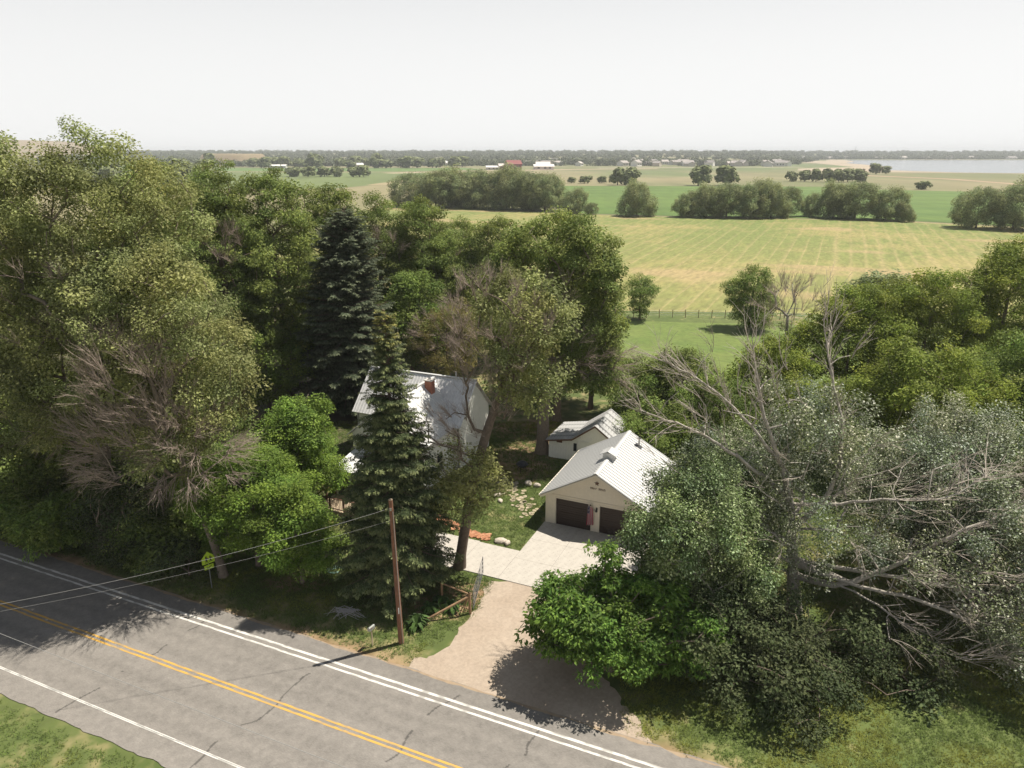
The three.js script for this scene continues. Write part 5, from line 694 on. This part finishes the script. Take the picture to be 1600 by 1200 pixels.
{ // yard stones: flag path, red edging, white boulders
  const R = RNG(29), stoneM = [[0.33, 0.275, 0.18], [0.28, 0.235, 0.16], [0.37, 0.31, 0.22]].map((c) => std({ color: rgb(...c) })), redM = [[0.34, 0.15, 0.075], [0.28, 0.12, 0.06], [0.40, 0.20, 0.11]].map((c) => std({ color: rgb(...c) })), rockM = std({ color: rgb(0.46, 0.40, 0.33) });
  const flags = [0, 1, 2, 3].map(() => { const n = 7, p = []; for (let k = 0; k < n; k++) { const a = k / n * 6.283, r = 0.8 + 0.35 * R(); p.push([Math.cos(a) * r, Math.sin(a) * r]); } return new MB().slab(p, -0.2, 0.5).geo(); });
  const path = new THREE.Group(); path.name = 'flagstone_path'; path.userData.kind = 'structure'; scene.add(path);
  const line = [[1.6, -48.2], [1.2, -49.4], [0.7, -50.8], [0.2, -52.0], [-0.2, -53.2], [-0.3, -54.4]]; for (let k = 0; k < 64; k++) { const u = R() * 4.99, i = Math.floor(u), f = u - i, s = 0.12 + 0.10 * R(), m = mesh('stone', flags[k % 4], stoneM[k % 3], path); m.position.set(lerp(line[i][0], line[i + 1][0], f) + (R() - 0.5) * 1.7, 0.015, lerp(line[i][1], line[i + 1][1], f) + (R() - 0.5) * 0.9); m.rotation.y = R() * 6; m.scale.set(s * 1.25, 0.06, s); }
  const edge = new THREE.Group(); edge.name = 'red_stone_edging'; edge.userData.kind = 'structure'; scene.add(edge);
  const el = [[-7.4, -48.6], [-6.2, -48.4], [-5.1, -47.7], [-4.0, -46.6], [-2.9, -45.7], [-1.7, -45.1]]; for (let k = 0; k < 230; k++) { const u = R() * 4.99, i = Math.floor(u), f = u - i, s = 0.07 + 0.11 * R(), m = mesh('stone', flags[k % 4], redM[k % 3], edge); m.position.set(lerp(el[i][0], el[i + 1][0], f) + (R() - 0.5) * 0.5, 0.02, lerp(el[i][1], el[i + 1][1], f) + (R() - 0.5) * 0.75); m.rotation.set((R() - 0.5) * 0.3, R() * 6, (R() - 0.5) * 0.3); m.scale.set(s * 1.2, 0.14, s); }
  const rockG = (s) => { const g = new THREE.IcosahedronGeometry(1, 1), p = g.attributes.position; for (let k = 0; k < p.count; k++) { const v = V(p.getX(k), p.getY(k), p.getZ(k)), q = 0.75 + 0.4 * fbm(v.x * 1.3 + s, v.y * 1.3 + v.z * 1.7, 3, s); p.setXYZ(k, v.x * q, v.y * q, v.z * q); } g.computeVertexNormals(); return g; };
  [[-0.75, -44.5, 0.55, 0.3, 'pale flat boulder on the grass beside the concrete drive'], [-0.3, -44.2, 0.35, 0.3, 'smaller pale rock touching the flat boulder by the drive'], [1.3, -53.6, 0.5, 0.36, 'whitish rock at the garage left eave by the path'], [2.0, -53.2, 0.4, 0.32, 'second whitish rock beside the garage wall'], [-1.1, -51.6, 0.5, 0.25, 'pale rock left of the flagstone path'], [-0.9, -50.6, 0.36, 0.22, 'small pale rock left of the flagstone path near the red edging']].forEach(([x, z, s, h, label], k) => { const m = mesh('rock', rockG(k + 3), rockM); m.position.set(x, h * 0.4, z); m.scale.set(s * 0.85, h * 0.7, s * 0.55); m.rotation.y = k; tag(m, label, 'rock'); });
}
{ // fire bowl on a stand
  const g = thing('fire_bowl', 0.85, 0, -56.3, 0, 'black metal fire bowl on legs in the shaded dirt left of the shed', 'fire bowl');
  mesh('bowl', new THREE.LatheGeometry([[0.06, 0.35], [0.3, 0.4], [0.46, 0.58], [0.5, 0.62], [0.45, 0.6], [0.28, 0.45], [0.02, 0.4]].map(([x, y]) => new THREE.Vector2(x, y)), 20), M.dark, g); for (let k = 0; k < 4; k++) { const a = k * 1.57 + 0.4; bmesh('leg', new MB().tube([V(Math.cos(a) * 0.3, 0.42, Math.sin(a) * 0.3), V(Math.cos(a) * 0.42, 0, Math.sin(a) * 0.42)], 0.02, 0.02, 5, true), M.dark, g); } mesh('rim', new THREE.TorusGeometry(0.49, 0.02, 6, 24).rotateX(Math.PI / 2).translate(0, 0.62, 0), M.dark, g); mesh('lid', new THREE.LatheGeometry([[0.001, 0.9], [0.2, 0.87], [0.38, 0.76], [0.45, 0.64]].map(([x, y]) => new THREE.Vector2(x, y)), 20), M.dark, g);
}
{ // field fence behind the back lawn
  const A = V(17.5, 0, -115.6), B = V(47, 0, -113.6), g = thing('field_fence', A.x, 0, A.z, 0, 'low post and wire fence between the back lawn and the hayfield', 'fence'), d = B.clone().sub(A), R = RNG(31);
  for (let k = 0; k <= 14; k++) bmesh('post', new MB().tube([V(d.x * k / 14, -0.1, d.z * k / 14 - 1.2 * Math.sin(k / 14 * 3.1)), V(d.x * k / 14 + (R() - 0.5) * 0.12, 1.25 + 0.15 * R(), d.z * k / 14 - 1.2 * Math.sin(k / 14 * 3.1))], 0.07, 0.06, 6, true), M.woodOld, g);
  for (const y of [0.45, 0.85, 1.15]) { const pts = []; for (let k = 0; k <= 28; k++) pts.push(V(d.x * k / 28, y, d.z * k / 28 - 1.2 * Math.sin(k / 28 * 3.1))); bmesh('fence_wire', new MB().tube(pts, 0.012, 0.012, 4), M.steel, g); }
  const lg = thing('fallen_branch', 17.2, 0, -113.8, 0.6, 'bleached fallen branch at the foot of the narrow field tree', 'branch'); bmesh('limb', new MB().tube([V(0, 0.1, 0), V(1.1, 0.5, 0.2), V(2.2, 0.3, 0)], 0.09, 0.03, 6), BARK.silver, lg); bmesh('limb', new MB().tube([V(1.0, 0.45, 0.2), V(1.6, 0.9, 0.5)], 0.05, 0.02, 5), BARK.silver, lg);
}
{ // grass tufts over the near ground
  const R = RNG(61), P = [], C = [], I = []; for (let k = 0; k < 16; k++) { const a = R() * 6.28, d = V(Math.cos(a), 0, Math.sin(a)), s = V(-d.z, 0, d.x), p = V((R() - 0.5) * 0.3, 0, (R() - 0.5) * 0.3), h = 0.04 + 0.07 * R(), o = P.length / 3, g = 0.7 + 0.6 * R(); [p.clone().addScaledVector(s, 0.012), p.clone().addScaledVector(s, -0.012), p.clone().addScaledVector(d, 0.06).setY(h)].forEach((v) => { P.push(v.x, v.y, v.z); C.push(0.115 * g, 0.16 * g, 0.036 * g); }); I.push(o, o + 1, o + 2); }
  const g = new THREE.BufferGeometry(); g.setAttribute('position', new THREE.Float32BufferAttribute(P, 3)); g.setAttribute('color', new THREE.Float32BufferAttribute(C, 3)); g.setIndex(I);
  const mats = [], tints = [], q = new THREE.Quaternion(); let guard = 0;
  while (mats.length < 60000 && guard++ < 300000) {
    const x = -34 + 66 * R(), z = -22 - 46 * R(), b = x * SU - z * CU; if (b < 27.0 && b > 16.6) continue; if (b < 27.6 && R() < 0.5) continue;
    const lx = (x - GX) * CU + (z - GZ) * SU, lb = (x - GX) * SU - (z - GZ) * CU; if (lx > -0.25 && lx < 7.8 && lb > -8.3 && lb < 8.6) continue; if (lx > -7.8 && lx <= -0.2 && lb > -8.3 && lb < -4.3) continue; if (x > (z < -36.4 ? -2.1 + (-36.4 - z) * 0.29 : -2.1 - (z + 36.4) * 0.78) && x < 5.4 && z > -39.9) continue;
    if (fbm(x / 1.6, z / 1.6, 3, 71) < 0.16) continue; const s = 0.6 + 0.7 * R(); q.setFromAxisAngle(UP, R() * 6.283); mats.push(new THREE.Matrix4().compose(V(x, 0.0, z), q, V(s * 1.6, s, s * 1.6))); const dry = sstep(0.5, 0.7, fbm(x / 4, z / 4, 3, 91)), l = 0.8 + 0.5 * R(); tints.push(rgb(l * (1 + dry * 0.6), l * (1 + 0.25 * dry), l));
  }
  const m = instanced('grass', g, LEAF, mats, scene, tints); tag(m, 'short patchy grass of the yard and road verge', 'grass', null, 'stuff');
}
renderer.render(scene, camera);
